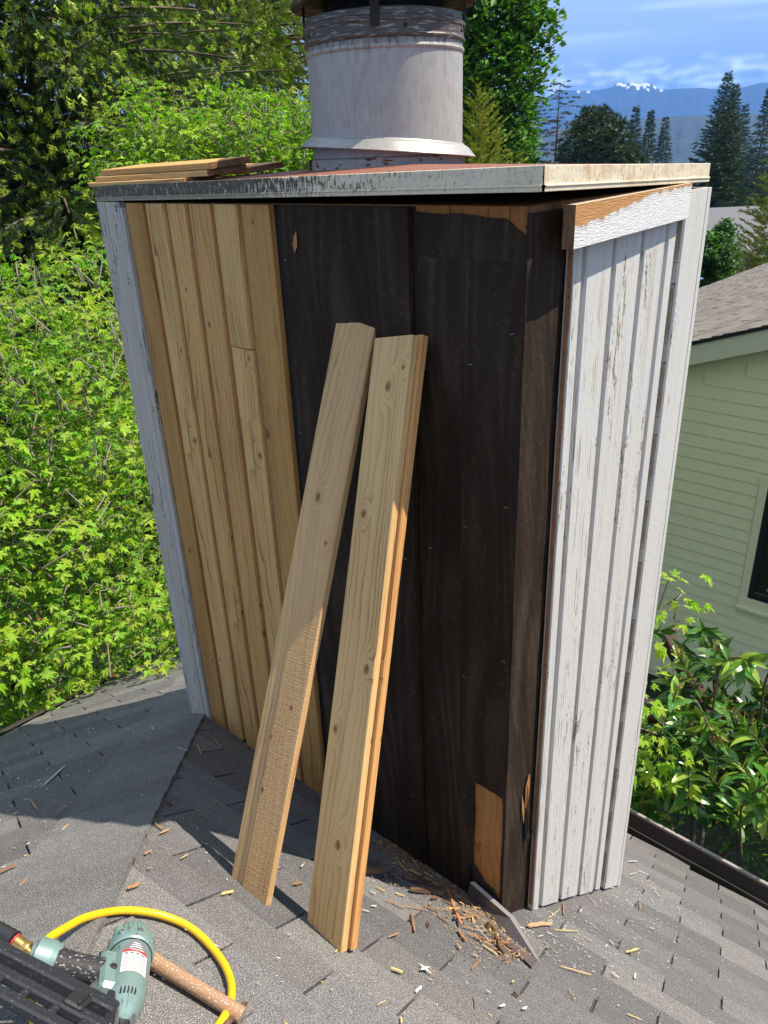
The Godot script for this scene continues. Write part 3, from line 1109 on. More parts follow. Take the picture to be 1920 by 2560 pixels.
	part(gut, "rim", lm.done(), mat.gutter_lip)
	# metal edge along the left slope
	var ed := thing("roof_edge", "dark metal edge strip along the left slope beside the maple", "edge strip")
	var ea: Vector3 = on2.call(-2.56 + 1.0, 0.43 + 1.4)
	var eb: Vector3 = on2.call(-2.56 - 1.23 * 1.6, 0.43 - 1.72 * 1.6)
	var em := MB.new()
	var el := ea.distance_to(eb)
	var out_ := n2.cross((eb - ea).normalized())
	if out_.dot(Vector3.LEFT) < 0.0:
		out_ = -out_
	em.box(Vector3(0.05, el, 0.012), frame(out_, (eb - ea), (ea + eb) * 0.5 + n2 * 0.006 + out_ * 0.03), 0.003)
	part(ed, "strip", em.done(), mat.gutter)
	var em2 := MB.new()
	em2.box(Vector3(0.012, el, 0.10), frame(out_, (eb - ea), (ea + eb) * 0.5 - n2 * 0.05 + out_ * 0.058), 0.003)
	part(ed, "face", em2.done(), mat.gutter)


# ------------------------------------------------------------------ houses
func build_neighbour_house() -> void:
	var t := thing("neighbour_house", "pale green house with lap siding and brown shingle roof at right", "house")
	var zw := -8.25
	var roof_y := func(x: float) -> float: return -0.2411 + 0.343 * (x + 2.7581)
	var core := MB.new()
	core.sheet(PackedVector2Array([Vector2(-7.2, -6.0), Vector2(-1.46, -6.0), Vector2(-1.46, roof_y.call(-1.46) - 0.3), Vector2(-7.2, roof_y.call(-7.2) - 0.3)]), 0.1, Transform3D(Basis(), Vector3(0, 0, zw - 0.112)))
	core.sheet(PackedVector2Array([Vector2(-1.46, -6.0), Vector2(4.0, -6.0), Vector2(4.0, -3.44), Vector2(-1.46, -3.44)]), 0.1, Transform3D(Basis(), Vector3(0, 0, zw - 0.112)))
	core.sheet(PackedVector2Array([Vector2(-1.46, -1.93), Vector2(4.0, -1.93), Vector2(4.0, roof_y.call(4.0) - 0.3), Vector2(-1.46, roof_y.call(-1.46) - 0.3)]), 0.1, Transform3D(Basis(), Vector3(0, 0, zw - 0.112)))
	core.box(Vector3(0.1, 5.0, 20.0), Transform3D(Basis(), Vector3(-7.15, -4.6, -18.4)))
	part(t, "wall", core.done(), mat.siding)
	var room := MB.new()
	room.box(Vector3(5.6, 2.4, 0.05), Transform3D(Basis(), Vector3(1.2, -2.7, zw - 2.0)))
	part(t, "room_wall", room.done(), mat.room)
	for j in range(-25, 20):
		var y0 := -1.072 + 0.1636 * j
		var y1 := y0 + 0.180
		var x0 := maxf(-7.2, -2.7581 + (y0 + 0.1636 + 0.45 + 0.2411) / 0.343)
		if x0 > 3.5:
			continue
		var runs := [[x0, 4.0]]
		if y0 + 0.16 > -3.80 and y0 < -1.76:
			runs = [[x0, -1.595]] if x0 < -1.6 else []
		for r in runs:
			var joint := rf(-3.6, -1.8)
			var segs := [r]
			if j % 3 == 0 and joint > r[0] + 0.5 and joint < r[1] - 0.3:
				segs = [[r[0], joint - 0.0015], [joint + 0.0015, r[1]]]
			for s in segs:
				var b := MB.new()
				b.extrude(PackedVector2Array([Vector2(-0.012, -y0), Vector2(-0.012, -y1), Vector2(0.003, -y1), Vector2(0.017, -y0)]) , 0.0, s[1] - s[0], Transform3D(Basis(Vector3(0, 0, 1), Vector3(1, 0, 0), Vector3(0, -1, 0)), Vector3(s[0], 0, zw)))
				part(t, "siding_board", b.done(), mat.siding)
	# window: trim, frame, pane
	var w := part(t, "window_trim", box_mesh(Vector3(0.10, 1.86, 0.035), 0.004), mat.siding_trim, Transform3D(Basis(), Vector3(-1.54, -2.69, zw + 0.012)))
	part(t, "window_trim", box_mesh(Vector3(1.9, 0.14, 0.04), 0.004), mat.siding_trim, Transform3D(Basis(), Vector3(-0.65, -3.552, zw + 0.012)))
	part(t, "window_sill", box_mesh(Vector3(1.98, 0.05, 0.07), 0.006), mat.siding_trim, Transform3D(Basis(), Vector3(-0.62, -3.648, zw + 0.022)))
	part(t, "window_trim", box_mesh(Vector3(1.9, 0.12, 0.04), 0.004), mat.siding_trim, Transform3D(Basis(), Vector3(-0.65, -1.84, zw + 0.012)))
	var wf := MB.new()
	wf.box(Vector3(0.075, 1.57, 0.06), Transform3D(Basis(), Vector3(-1.452, -2.69, zw + 0.0)), 0.004)
	wf.box(Vector3(0.075, 1.57, 0.06), Transform3D(Basis(), Vector3(0.25, -2.69, zw + 0.0)), 0.004)
	wf.box(Vector3(1.62, 0.075, 0.06), Transform3D(Basis(), Vector3(-0.6, -3.437, zw + 0.0)), 0.004)
	wf.box(Vector3(1.62, 0.075, 0.06), Transform3D(Basis(), Vector3(-0.6, -1.943, zw + 0.0)), 0.004)
	var win := part(t, "window", wf.done(), mat.frame)
	var pane := MB.new()
	pane.quad(Vector3(-1.415, -3.4, zw), Vector3(0.213, -3.4, zw), Vector3(0.213, -1.98, zw), Vector3(-1.415, -1.98, zw), Vector3(0, 0, 1))
	part(win, "pane", pane.done(), mat.glass)
	var note := MB.new()
	note.sheet(PackedVector2Array([Vector2(0, 0), Vector2(0.3, 0.03), Vector2(0.29, 0.26), Vector2(0.03, 0.23), Vector2(0.045, 0.12)]), 0.002, Transform3D(Basis(), Vector3(-1.29, -3.33, zw - 0.03)))
	part(win, "paper", note.done(), mat.paper_white)
	# roof: barge board along the gable, slab, then courses of shingles
	var rx0 := -7.75
	var rx1 := 3.4
	var rd := Vector3(1, 0.343, 0).normalized()
	var rn := Vector3(-0.343, 1, 0).normalized()
	var rl := (rx1 - rx0) * sqrt(1.0 + 0.343 * 0.343)
	var r0 := Vector3(rx0, roof_y.call(rx0), 0)
	var bb := MB.new()
	bb.box(Vector3(rl, 0.235, 0.03), Transform3D(Basis(rd, rn, Vector3(0, 0, 1)), r0 + rd * rl * 0.5 - rn * 0.16 + Vector3(0, 0, -8.0)), 0.003)
	part(t, "barge_board", bb.done(), mat.barge)
	var slab := MB.new()
	slab.box(Vector3(rl, 0.04, 23.0), Transform3D(Basis(rd, rn, Vector3(0, 0, 1)), r0 + rd * rl * 0.5 - rn * 0.022 + Vector3(0, 0, -7.96 - 11.5)))
	slab.box(Vector3(6.0, 0.04, 23.0), Transform3D(Basis(Vector3(1, -0.343, 0).normalized(), Vector3(0.343, 1, 0).normalized(), Vector3(0, 0, 1)), r0 + rd * rl + Vector3(2.8, -0.98, -7.96 - 11.5)))
	slab.box(Vector3(rl, 0.03, 0.28), Transform3D(Basis(rd, rn, Vector3(0, 0, 1)), r0 + rd * rl * 0.5 - rn * 0.26 + Vector3(0, 0, -8.16)))
	var rf_ := part(t, "roof", slab.done(), mat.frame)
	var tones := [MB.new(), MB.new()]
	var courses := int(rl / 0.14)
	for c in courses:
		var z := -7.93
		while z > -30.9:
			var wd := rf(0.18, 0.5)
			var mb: MB = tones[0 if rng.randf() < 0.6 else 1]
			var th := rf(0.008, 0.022)
			var a := r0 + rd * (c * 0.14 - rf(0.0, 0.012))
			var b := r0 + rd * (c * 0.14 + 0.15)
			var z1 := maxf(z - wd, -30.95)
			var uo := Vector2(rf(0, 1), rf(0, 1))
			mb.quad(a + rn * th + Vector3(0, 0, z), b + rn * 0.002 + Vector3(0, 0, z), b + rn * 0.002 + Vector3(0, 0, z1), a + rn * th + Vector3(0, 0, z1), rn, uo, uo + Vector2(0.2, 0), uo + Vector2(0.2, wd), uo + Vector2(0, wd))
			mb.quad(a + rn * th + Vector3(0, 0, z), a + rn * th + Vector3(0, 0, z1), a + Vector3(0, 0, z1), a + Vector3(0, 0, z), -rd)
			mb.quad(a + rn * th + Vector3(0, 0, z), b + rn * 0.002 + Vector3(0, 0, z), b + Vector3(0, 0, z), a + Vector3(0, 0, z), Vector3(0, 0, 1))
			z = z1 - 0.004
	for k in 2:
		var o := part(rf_, "shingles", tones[k].done(), mat.far_shingle[k])
		o.set_meta("kind", "stuff")


func box_mesh(size: Vector3, ch := 0.003, us := 1.0, uo := Vector2.ZERO) -> ArrayMesh:
	var mb := MB.new()
	mb.box(size, Transform3D(), ch, us, uo)
	return mb.done()


func build_far_houses() -> void:
	# hipped grey roof beyond the shrubs
	var t := thing("far_house", "distant house under a plain grey hipped roof above the shrubs", "house")
	var a := Vector3(-19.5, -1.3, -40.8)
	var b := Vector3(-13.6, -1.3, -46.3)
	var ridge_d := (b - a).normalized()
	var sidew := Vector3(-ridge_d.z, 0, ridge_d.x)
	if sidew.z < 0.0:
		sidew = -sidew
	var run := 7.0
	var drop := 1.75
	var e0 := a - ridge_d * 3.0 + sidew * run - Vector3.UP * drop
	var e1 := b + ridge_d * 4.5 + sidew * run - Vector3.UP * drop
	var f0 := a - ridge_d * 3.0 - sidew * run - Vector3.UP * drop
	var f1 := b + ridge_d * 4.5 - sidew * run - Vector3.UP * drop
	var rb := MB.new()
	rb.quad(a, b, e1, e0, Vector3.UP, Vector2(0, 0), Vector2(8, 0), Vector2(8, 7), Vector2(0, 7))
	rb.tri(b, e1, f1, Vector3.UP, Vector2(0, 0), Vector2(7, 7), Vector2(0, 7))
	rb.quad(a, b, f1, f0, Vector3.UP, Vector2(0, 0), Vector2(8, 0), Vector2(8, 7), Vector2(0, 7))
	rb.tri(a, e0, f0, Vector3.UP, Vector2(0, 0), Vector2(7, 7), Vector2(0, 7))
	var roof := part(t, "roof", rb.done(), mat.far_shingle[2])
	var slope := (e0 - a + e1 - b) * 0.5
	var cm := MB.new()
	var nrm := (b - a).cross(e0 - a).normalized()
	if nrm.y < 0.0:
		nrm = -nrm
	for k in 34:
		var f := (k + 0.5) / 34.0
		var p := a.lerp(e0, f)
		var q := b.lerp(e1, f)
		var step := slope.normalized() * 0.2
		cm.quad(p + nrm * 0.03, q + nrm * 0.03, q + step * 0.98 + nrm * 0.004, p + step * 0.98 + nrm * 0.004, nrm, Vector2(0, f * 7), Vector2(8, f * 7), Vector2(8, f * 7 + 0.2), Vector2(0, f * 7 + 0.2))
	var co := part(roof, "shingles", cm.done(), mat.far_shingle[2])
	co.set_meta("kind", "stuff")
	var gt := MB.new()
	gt.box(Vector3(e0.distance_to(e1), 0.12, 0.12), Transform3D(Basis((e1 - e0).normalized(), Vector3.UP, (e1 - e0).normalized().cross(Vector3.UP)), (e0 + e1) * 0.5 - Vector3.UP * 0.06))
	part(t, "gutter", gt.done(), mat.paper_white)
	var wl := MB.new()
	wl.box(Vector3(e0.distance_to(e1) - 1.0, 4.0, run * 2.0 - 1.0), Transform3D(Basis((e1 - e0).normalized(), Vector3.UP, (e1 - e0).normalized().cross(Vector3.UP)), (e0 + e1 + f0 + f1) * 0.25 - Vector3.UP * 2.2))
	part(t, "wall", wl.done(), mat.house_wall)
	# small grey roof farther off, with a vent pipe
	var t2 := thing("far_house", "tiny distant grey roof with a vent pipe beside the dark conifer", "house")
	var c := Vector3(-28.6, -1.83, -74.1)
	var d := Vector3(-26.75, -1.83, -75.8)
	var dd := (d - c).normalized()
	c -= dd * 3.0
	var sd := Vector3(-dd.z, 0, dd.x)
	if sd.z < 0.0:
		sd = -sd
	var r2 := MB.new()
	r2.quad(c, d, d + sd * 5.0 - Vector3.UP * 1.5, c + sd * 5.0 - Vector3.UP * 1.5, Vector3.UP, Vector2(0, 0), Vector2(4, 0), Vector2(4, 3), Vector2(0, 3))
	r2.quad(c, d, d - sd * 5.0 - Vector3.UP * 1.5, c - sd * 5.0 - Vector3.UP * 1.5, Vector3.UP, Vector2(0, 0), Vector2(4, 0), Vector2(4, 3), Vector2(0, 3))
	part(t2, "roof", r2.done(), mat.far_shingle[2])
	var w2 := MB.new()
	w2.box(Vector3(c.distance_to(d) - 0.4, 3.0, 9.4), Transform3D(Basis(dd, Vector3.UP, dd.cross(Vector3.UP)), (c + d) * 0.5 - Vector3.UP * 3.1))
	part(t2, "wall", w2.done(), mat.house_wall)
	var vp := MB.new()
	vp.tube([(c + d) * 0.5 + sd * 1.6 + Vector3(0.4, -0.6, 0), (c + d) * 0.5 + sd * 1.6 + Vector3(0.4, 0.25, 0)], [0.09, 0.09], 8)
	vp.tube([(c + d) * 0.5 + sd * 1.6 + Vector3(0.4, 0.25, 0), (c + d) * 0.5 + sd * 1.6 + Vector3(0.4, 0.35, 0)], [0.16, 0.16], 8)
	part(t2, "vent_pipe", vp.done(), mat.frame)
	# deck rail of the neighbours
	var dk := thing("deck_railing", "blue-topped deck railing with thin balusters beyond the shingle roof", "railing")
	for rl in [[Vector3(-9.6, -2.12, -22.4), Vector3(-8.25, -1.905, -23.88)], [Vector3(-9.6, -1.98, -22.5), Vector3(-8.0, -2.26, -23.9)]]:
		var p: Vector3 = rl[0]
		var q: Vector3 = rl[1]
		part(dk, "rail", box_mesh(Vector3(p.distance_to(q), 0.06, 0.12), 0.01), mat.rail, Transform3D(Basis((q - p).normalized(), Vector3.UP, (q - p).normalized().cross(Vector3.UP)), (p + q) * 0.5))
		for k in 14:
			part(dk, "baluster", box_mesh(Vector3(0.03, 1.0, 0.03), 0.0), mat.frame, Transform3D(Basis(), p.lerp(q, (k + 0.5) / 14.0) - Vector3.UP * 0.53))
	# dark timber post with a cap, in front of the neighbour's wall
	var ps := thing("timber_post", "dark brown timber post with a flat cap before the green wall", "post")
	part(ps, "post", box_mesh(Vector3(0.14, 3.6, 0.14), 0.01), mat.brown, Transform3D(Basis(Vector3.UP, 0.3), Vector3(-0.70, -3.36, -2.95)))
	part(ps, "cap", box_mesh(Vector3(0.22, 0.07, 0.22), 0.015), mat.brown, Transform3D(Basis(Vector3.UP, 0.3), Vector3(-0.70, -1.525, -2.95)))
	part(ps, "beam", box_mesh(Vector3(0.09, 0.10, 1.1), 0.01), mat.brown, Transform3D(Basis(Vector3.UP, 0.7), Vector3(-0.55, -1.445, -3.3)))
	part(ps, "tie", box_mesh(Vector3(0.105, 0.115, 0.02), 0.004), mat.gutter_lip, Transform3D(Basis(Vector3.UP, 0.7), Vector3(-0.62, -1.445, -3.2)))


# ------------------------------------------------------------------ the chimney
func cut_board(prof: PackedVector2Array, y0: float, y1: float, slope: float, vs: float, uo: float, vo: float, us := 7.5) -> ArrayMesh:
	# a board standing on y with outline prof in (x, z); its foot is cut to a slope along x
	var mb := MB.new()
	var cu := 0.0
	for i in prof.size():
		var a := prof[i]
		var b := prof[(i + 1) % prof.size()]
		var nu := cu + a.distance_to(b)
		var ya := y0 + slope * a.x
		var yb := y0 + slope * b.x
		mb.quad(Vector3(a.x, ya, a.y), Vector3(b.x, yb, b.y), Vector3(b.x, y1, b.y), Vector3(a.x, y1, a.y), Vector3(b.y - a.y, 0, a.x - b.x),
			Vector2(uo + cu * us, vo + ya * vs), Vector2(uo + nu * us, vo + yb * vs), Vector2(uo + nu * us, vo + y1 * vs), Vector2(uo + cu * us, vo + y1 * vs))
		cu = nu
	var ids := Geometry2D.triangulate_polygon(prof)
	for k in range(0, ids.size(), 3):
		var a := prof[ids[k]]
		var b := prof[ids[k + 1]]
		var d := prof[ids[k + 2]]
		mb.tri(Vector3(a.x, y1, a.y), Vector3(b.x, y1, b.y), Vector3(d.x, y1, d.y), Vector3.UP, a * us, b * us, d * us)
		mb.tri(Vector3(a.x, y0 + slope * a.x, a.y), Vector3(b.x, y0 + slope * b.x, b.y), Vector3(d.x, y0 + slope * d.x, d.y), Vector3.DOWN, a * us, b * us, d * us)
	return mb.done()


func rough_sheet(w: float, h0: float, h1: float, amp: float, seed_: int, xf: Transform3D, nx := 6, ny := 40) -> ArrayMesh:
	# thin sheet over (0..w, h0..h1) that buckles a little
	var mb := MB.new()
	var n := noise(seed_)
	var g := []
	for j in ny + 1:
		var row := []
		for i in nx + 1:
			var x := w * i / nx
			var y := lerpf(h0, h1, float(j) / ny)
			var d := amp * (n.get_noise_2d(x * 14.0, y * 4.0) + 0.5 * n.get_noise_2d(x * 40.0, y * 16.0)) + amp
			row.append(Vector3(x, y, d))
		g.append(row)
	var nrm := func(i: int, j: int) -> Vector3:
		var a: Vector3 = g[j][mini(i + 1, nx)] - g[j][maxi(i - 1, 0)]
		var b: Vector3 = g[mini(j + 1, ny)][i] - g[maxi(j - 1, 0)][i]
		return (xf.basis * a.cross(b)).normalized()
	for j in ny:
		for i in nx:
			var p: Array = [g[j][i], g[j][i + 1], g[j + 1][i + 1], g[j + 1][i]]
			var m := [nrm.call(i, j), nrm.call(i + 1, j), nrm.call(i + 1, j + 1), nrm.call(i, j + 1)]
			var u := []
			for q in p:
				u.append(Vector2(q.x * 2.0, q.y * 0.5))
			mb.tri3(xf * p[0], xf * p[1], xf * p[2], m[0], m[1], m[2], u[0], u[1], u[2])
			mb.tri3(xf * p[0], xf * p[2], xf * p[3], m[0], m[2], m[3], u[0], u[2], u[3])
	return mb.done()


func build_chimney() -> void:
	var t := thing("chimney", "tall square wooden chimney half re-sided with new cedar, black paper exposed", "chimney")
	var core := MB.new()
	core.box(Vector3(1.45, 2.86, 0.78), Transform3D(Basis(), Vector3(-0.733, 0.468, -0.398)), 0.0, 3.0)
	part(t, "sheathing", core.done(), mat.plywood)
	# tarred paper: behind the boards, a raised sheet, then the torn sheet at the corner
	part(t, "building_paper", rough_sheet(1.09, -0.01, 1.896, 0.0006, 3, Transform3D(Basis(), Vector3(-1.36, 0, -0.006)), 8, 12), mat.tar)
	part(t, "building_paper", rough_sheet(0.393, 0.0, 1.896, 0.0018, 4, Transform3D(Basis(), Vector3(-0.670, 0, 0.012)), 10, 40), mat.tar)
	var lapm := MB.new()
	lapm.box(Vector3(0.392, 1.895, 0.014), Transform3D(Basis(), Vector3(-0.474, 0.9475, 0.0045)), 0.0, 0.5)
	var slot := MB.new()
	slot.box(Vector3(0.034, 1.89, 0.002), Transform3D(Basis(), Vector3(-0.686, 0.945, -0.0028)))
	part(t, "joint_shade", slot.done(), mat.soot_black)  # near-black strip puts the shade of the recessed joint into colour
	part(t, "building_paper", lapm.done(), mat.tar)
	var torn := MB.new()
	torn.sheet(PackedVector2Array([Vector2(-0.274, -0.01), Vector2(-0.106, -0.01), Vector2(-0.103, 0.05), Vector2(-0.0995, 0.095), Vector2(-0.102, 0.2), Vector2(-0.0985, 0.3), Vector2(-0.1012, 0.4458), Vector2(-0.08, 0.449), Vector2(-0.055, 0.446), Vector2(-0.03, 0.4475), Vector2(-0.0112, 0.4432), Vector2(-0.0075, 0.41), Vector2(-0.0065, 0.30), Vector2(-0.0095, 0.2), Vector2(-0.0075, 0.09), Vector2(-0.004, 0.02), Vector2(0.0015, 0.0), Vector2(0.0015, 1.845), Vector2(-0.012, 1.852), Vector2(-0.03, 1.862), Vector2(-0.041, 1.872), Vector2(-0.052, 1.876), Vector2(-0.09, 1.877), Vector2(-0.12, 1.881), Vector2(-0.17, 1.884), Vector2(-0.2, 1.8815), Vector2(-0.274, 1.886)]), 0.004, Transform3D(Basis(), Vector3(0, 0, -0.0045)), 2.0, 0.5, Vector2(0.3, 0.1))
	part(t, "building_paper", torn.done(), mat.tar).set_meta("label", "torn black paper with bare plywood at its top and foot")
	part(t, "building_paper", rough_sheet(0.128, -0.09, 1.886, 0.0022, 6, Transform3D(Basis(Vector3(0, 0, -1), Vector3.UP, Vector3(1, 0, 0)), Vector3(-0.002, 0, 0.001)), 8, 60), mat.tar)
	var rot := MB.new()
	rot.sheet(PackedVector2Array([Vector2(-0.108, -0.01), Vector2(-0.006, -0.01), Vector2(-0.008, 0.05), Vector2(-0.03, 0.078), Vector2(-0.06, 0.09), Vector2(-0.1, 0.135), Vector2(-0.108, 0.13)]), 0.003, Transform3D(Basis(), Vector3(0, 0, -0.0035)))
	part(t, "rotten_wood", rot.done(), mat.soot_black)
	for sl in [[PackedVector2Array([Vector2(0.107, 0.461), Vector2(0.113, 0.451), Vector2(0.113, 0.382), Vector2(0.102, 0.338), Vector2(0.096, 0.346), Vector2(0.093, 0.425)]), mat.plywood, "bare_plywood"],
			[PackedVector2Array([Vector2(0.076, 0.408), Vector2(0.09, 0.358), Vector2(0.092, 0.29), Vector2(0.078, 0.351)]), mat.plywood, "bare_plywood"],
			[PackedVector2Array([Vector2(0.095, 0.298), Vector2(0.107, 0.32), Vector2(0.127, 0.205), Vector2(0.106, 0.208)]), mat.soot_black, "tear"],
			[PackedVector2Array([Vector2(0.115, 0.458), Vector2(0.122, 0.442), Vector2(0.134, 0.262), Vector2(0.129, 0.205), Vector2(0.112, 0.269), Vector2(0.113, 0.374)]), mat.tar, "paper_flap"]]:
		var sm := MB.new()
		var bend := Basis(Vector3(0, 0, -1), Vector3.UP, Vector3(1, 0, 0)) * Basis(Vector3.UP, -0.12 if sl[2] == "paper_flap" else 0.0)
		sm.sheet(sl[0], 0.0015, Transform3D(bend, Vector3(0.0045 if sl[2] == "paper_flap" else 0.0035, 0, 0)), 2.0, 1.0)
		part(t, sl[2], sm.done(), sl[1])
	# staples and a stuck dead leaf on the black sheet
	for k in 26:
		var sx_: float = [-0.655, -0.48, -0.30, -0.245, -0.13, -0.02][k % 6] + rf(-0.01, 0.01)
		var sy := 0.12 + 0.068 * k + rf(-0.03, 0.03)
		if sx_ > -0.11 and sy < 0.5 or sy > 1.84:
			continue
		part(t, "staple", box_mesh(Vector3(0.010, 0.0014, 0.0016), 0.0), mat.steel, Transform3D(Basis(Vector3(0, 0, 1), rf(-0.5, 0.5)), Vector3(sx_, sy, 0.0166 if sx_ < -0.276 else 0.0008)))
	var lf := MB.new()
	lf.sheet(PackedVector2Array([Vector2(0, 0.026), Vector2(-0.006, 0.012), Vector2(-0.007, -0.004), Vector2(0.002, -0.024), Vector2(0.008, -0.008), Vector2(0.006, 0.008)]), 0.001, Transform3D(Basis(Vector3(0, 0, 1), -0.25), Vector3(-0.62, 1.815, 0.0168)), 8.0, 8.0)
	part(t, "dead_leaf", lf.done(), mat.plywood)
	# bare plywood along the top
	for s in [[-0.27, -0.182], [-0.18, -0.093], [-0.091, -0.043], [-0.041, -0.002]]:
		part(t, "top_blocking", box_mesh(Vector3(s[1] - s[0], 0.06, 0.006), 0.001, 3.0, Vector2(s[0] * 9.0, 0)), mat.plywood_top, Transform3D(Basis(), Vector3((s[0] + s[1]) * 0.5, 1.868, -0.0075)))
	part(t, "top_blocking", box_mesh(Vector3(0.006, 0.055, 0.12), 0.001, 3.0), mat.old_wood, Transform3D(Basis(), Vector3(-0.005, 1.87, -0.062)))
	# new cedar boards
	var nm := MB.new()
	nm.lathe([[0.0028, 0.0], [0.0028, 0.0006], [0.0, 0.0009]], 8)
	var nail := nm.done()
	var ed := [-1.329, -1.2254, -1.1223, -1.0217, -0.9135, -0.8046, -0.701]
	for k in 6:
		var w: float = ed[k + 1] - ed[k] - 0.0015
		var prof := PackedVector2Array([Vector2(0, 0.014), Vector2(0, 0.0), Vector2(w, 0.0), Vector2(w, 0.0085), Vector2(w - 0.017, 0.0085), Vector2(w - 0.0185, 0.0175), Vector2(w - 0.0225, 0.0195), Vector2(0.004, 0.0195)])
		if k == 5:
			prof = PackedVector2Array([Vector2(0, 0.014), Vector2(0, 0.0), Vector2(w, 0.0), Vector2(w, 0.017), Vector2(w - 0.004, 0.0195), Vector2(0.004, 0.0195)])
		var cm: StandardMaterial3D = mat.cedar[[3, 1, 4, 2, 1, 5][k]]
		var foot: float = [0.012, 0.02, 0.008, 0.016, 0.006, 0.014][k]
		if k == 4:
			part(t, "cedar_board", cut_board(prof, foot, 1.5345, 0.0, 0.526, 0.1, 0.3), cm, Transform3D(Basis(), Vector3(ed[k], 0, 0)))
			part(t, "cedar_board", cut_board(prof, 1.5375, 1.897, 0.0, 0.526, 0.55, 0.12), mat.cedar[0], Transform3D(Basis(), Vector3(ed[k] - 0.001, 0, 0.0012)))
		else:
			part(t, "cedar_board", cut_board(prof, foot, 1.897, 0.0, 0.526, 0.17 * k, 0.31 * k), cm, Transform3D(Basis(), Vector3(ed[k], 0, 0.0008 * (k % 2))))
		if k < 5:
			part(t, "lap_edge", cut_board(PackedVector2Array([Vector2(w - 0.0165, 0.0086), Vector2(w - 0.0008, 0.0086), Vector2(w - 0.0008, 0.0102), Vector2(w - 0.0165, 0.0102)]), foot + 0.001, 1.896, 0.0, 0.7, 0.2 * k, 0.1, 9.0), mat.loose_red, Transform3D(Basis(), Vector3(ed[k], 0, 0)))
		for yy in [0.10, 0.95, 1.80]:
			part(t, "nail_head", nail, mat.steel, Transform3D(facing(Vector3(0, 0, 1)), Vector3(ed[k] + w * 0.42, yy + rf(-0.04, 0.04), 0.0195)))
	# old corner trim at the left
	part(t, "corner_trim", cut_board(PackedVector2Array([Vector2(0, 0), Vector2(0.103, 0), Vector2(0.103, 0.030), Vector2(0.099, 0.034), Vector2(0.004, 0.034), Vector2(0, 0.030)]), -0.03, 1.9, 0.0, 0.5, 0.0, 0.1, 6.0), mat.weathered, Transform3D(Basis(), Vector3(-1.462, 0, 0.0)))
	part(t, "corner_trim", cut_board(PackedVector2Array([Vector2(0, 0), Vector2(0.024, 0), Vector2(0.024, 0.027), Vector2(0.02, 0.03), Vector2(0.003, 0.03), Vector2(0, 0.026)]), -0.02, 1.885, 0.0, 0.5, 0.4, 0.3, 6.0), mat.weathered, Transform3D(Basis(Vector3(0, 0, 1), 0.002), Vector3(-1.3575, 0, 0.0)))
	part(t, "corner_trim", cut_board(PackedVector2Array([Vector2(0, 0), Vector2(0.12, 0), Vector2(0.12, 0.02), Vector2(0, 0.02)]), -0.03, 1.9, -0.2, 0.5, 0.2, 0.5, 6.0), mat.weathered, Transform3D(Basis(Vector3(0, 0, -1), Vector3.UP, Vector3(1, 0, 0)), Vector3(-1.4615, 0, -0.001)))
	# old white boards on the sunny side; x of the outline runs away from us
	var sx := Basis(Vector3(0, 0, -1), Vector3.UP, Vector3(1, 0, 0))
	var faces := [[0.150, 0.150, 0.185], [0.186, 0.204, 0.316], [0.317, 0.335, 0.456], [0.457, 0.475, 0.588], [0.589, 0.606, 0.650]]
	for k in 5:
		var f: Array = faces[k]
		var a: float = f[1] - f[0]
		var w: float = f[2] - f[0]
		var prof: PackedVector2Array
		if k == 0:
			prof = PackedVector2Array([Vector2(0, 0), Vector2(w, 0), Vector2(w, 0.016), Vector2(w - 0.003, 0.019), Vector2(0.002, 0.019), Vector2(0, 0.017)])
		else:
			prof = PackedVector2Array([Vector2(0, 0), Vector2(w, 0), Vector2(w, 0.016), Vector2(w - 0.003, 0.0195), Vector2(a + 0.003, 0.0195), Vector2(a, 0.016), Vector2(a - 0.001, 0.007), Vector2(0, 0.007)])
		var y0: float = -PITCH * f[0] + [0.004, 0.012, 0.016, 0.010, 0.012][k]
		part(t, "white_board", cut_board(prof, y0, 1.895, -PITCH, 0.5, 0.23 * k, 0.37 * k, 7.1), mat.white[[0, 0, 1, 2, 3][k]], Transform3D(sx, Vector3(0.0, 0, -f[0])))
		if k > 0:
			var lp := part(t, "channel", cut_board(PackedVector2Array([Vector2(0.0005, 0.0065), Vector2(a - 0.0015, 0.0065), Vector2(a - 0.0015, 0.0078), Vector2(0.0005, 0.0078)]), y0 + 0.003, 1.894, -PITCH, 0.5, 0.2 * k, 0.4 * k, 16.0), mat.white_edge, Transform3D(sx, Vector3(0.0, 0, -f[0])))
	part(t, "cut_edge", box_mesh(Vector3(0.010, 1.98, 0.002), 0.0, 3.0), mat.loose_red, Transform3D(Basis(), Vector3(0.0095, 0.9, -0.149)))
	var gap := MB.new()
	gap.box(Vector3(0.002, 2.5, 0.77), Transform3D(Basis(), Vector3(-0.006, 0.63, -0.40)))
	part(t, "building_paper", gap.done(), mat.tar)
	# corner trim at the far right
	part(t, "corner_trim", cut_board(PackedVector2Array([Vector2(0, 0), Vector2(0.128, 0), Vector2(0.130, 0.024), Vector2(0.125, 0.029), Vector2(0.004, 0.029), Vector2(0, 0.025)]), -PITCH * 0.668 + 0.012, 1.888, -PITCH, 0.5, 0.15, 0.2, 7.1), mat.white[3], Transform3D(sx, Vector3(0.0, 0, -0.668)))
	part(t, "corner_trim", box_mesh(Vector3(0.026, 2.35, 0.0015), 0.0, 5.0), mat.white_edge, Transform3D(Basis(), Vector3(0.0125, 0.70, -0.6665)))
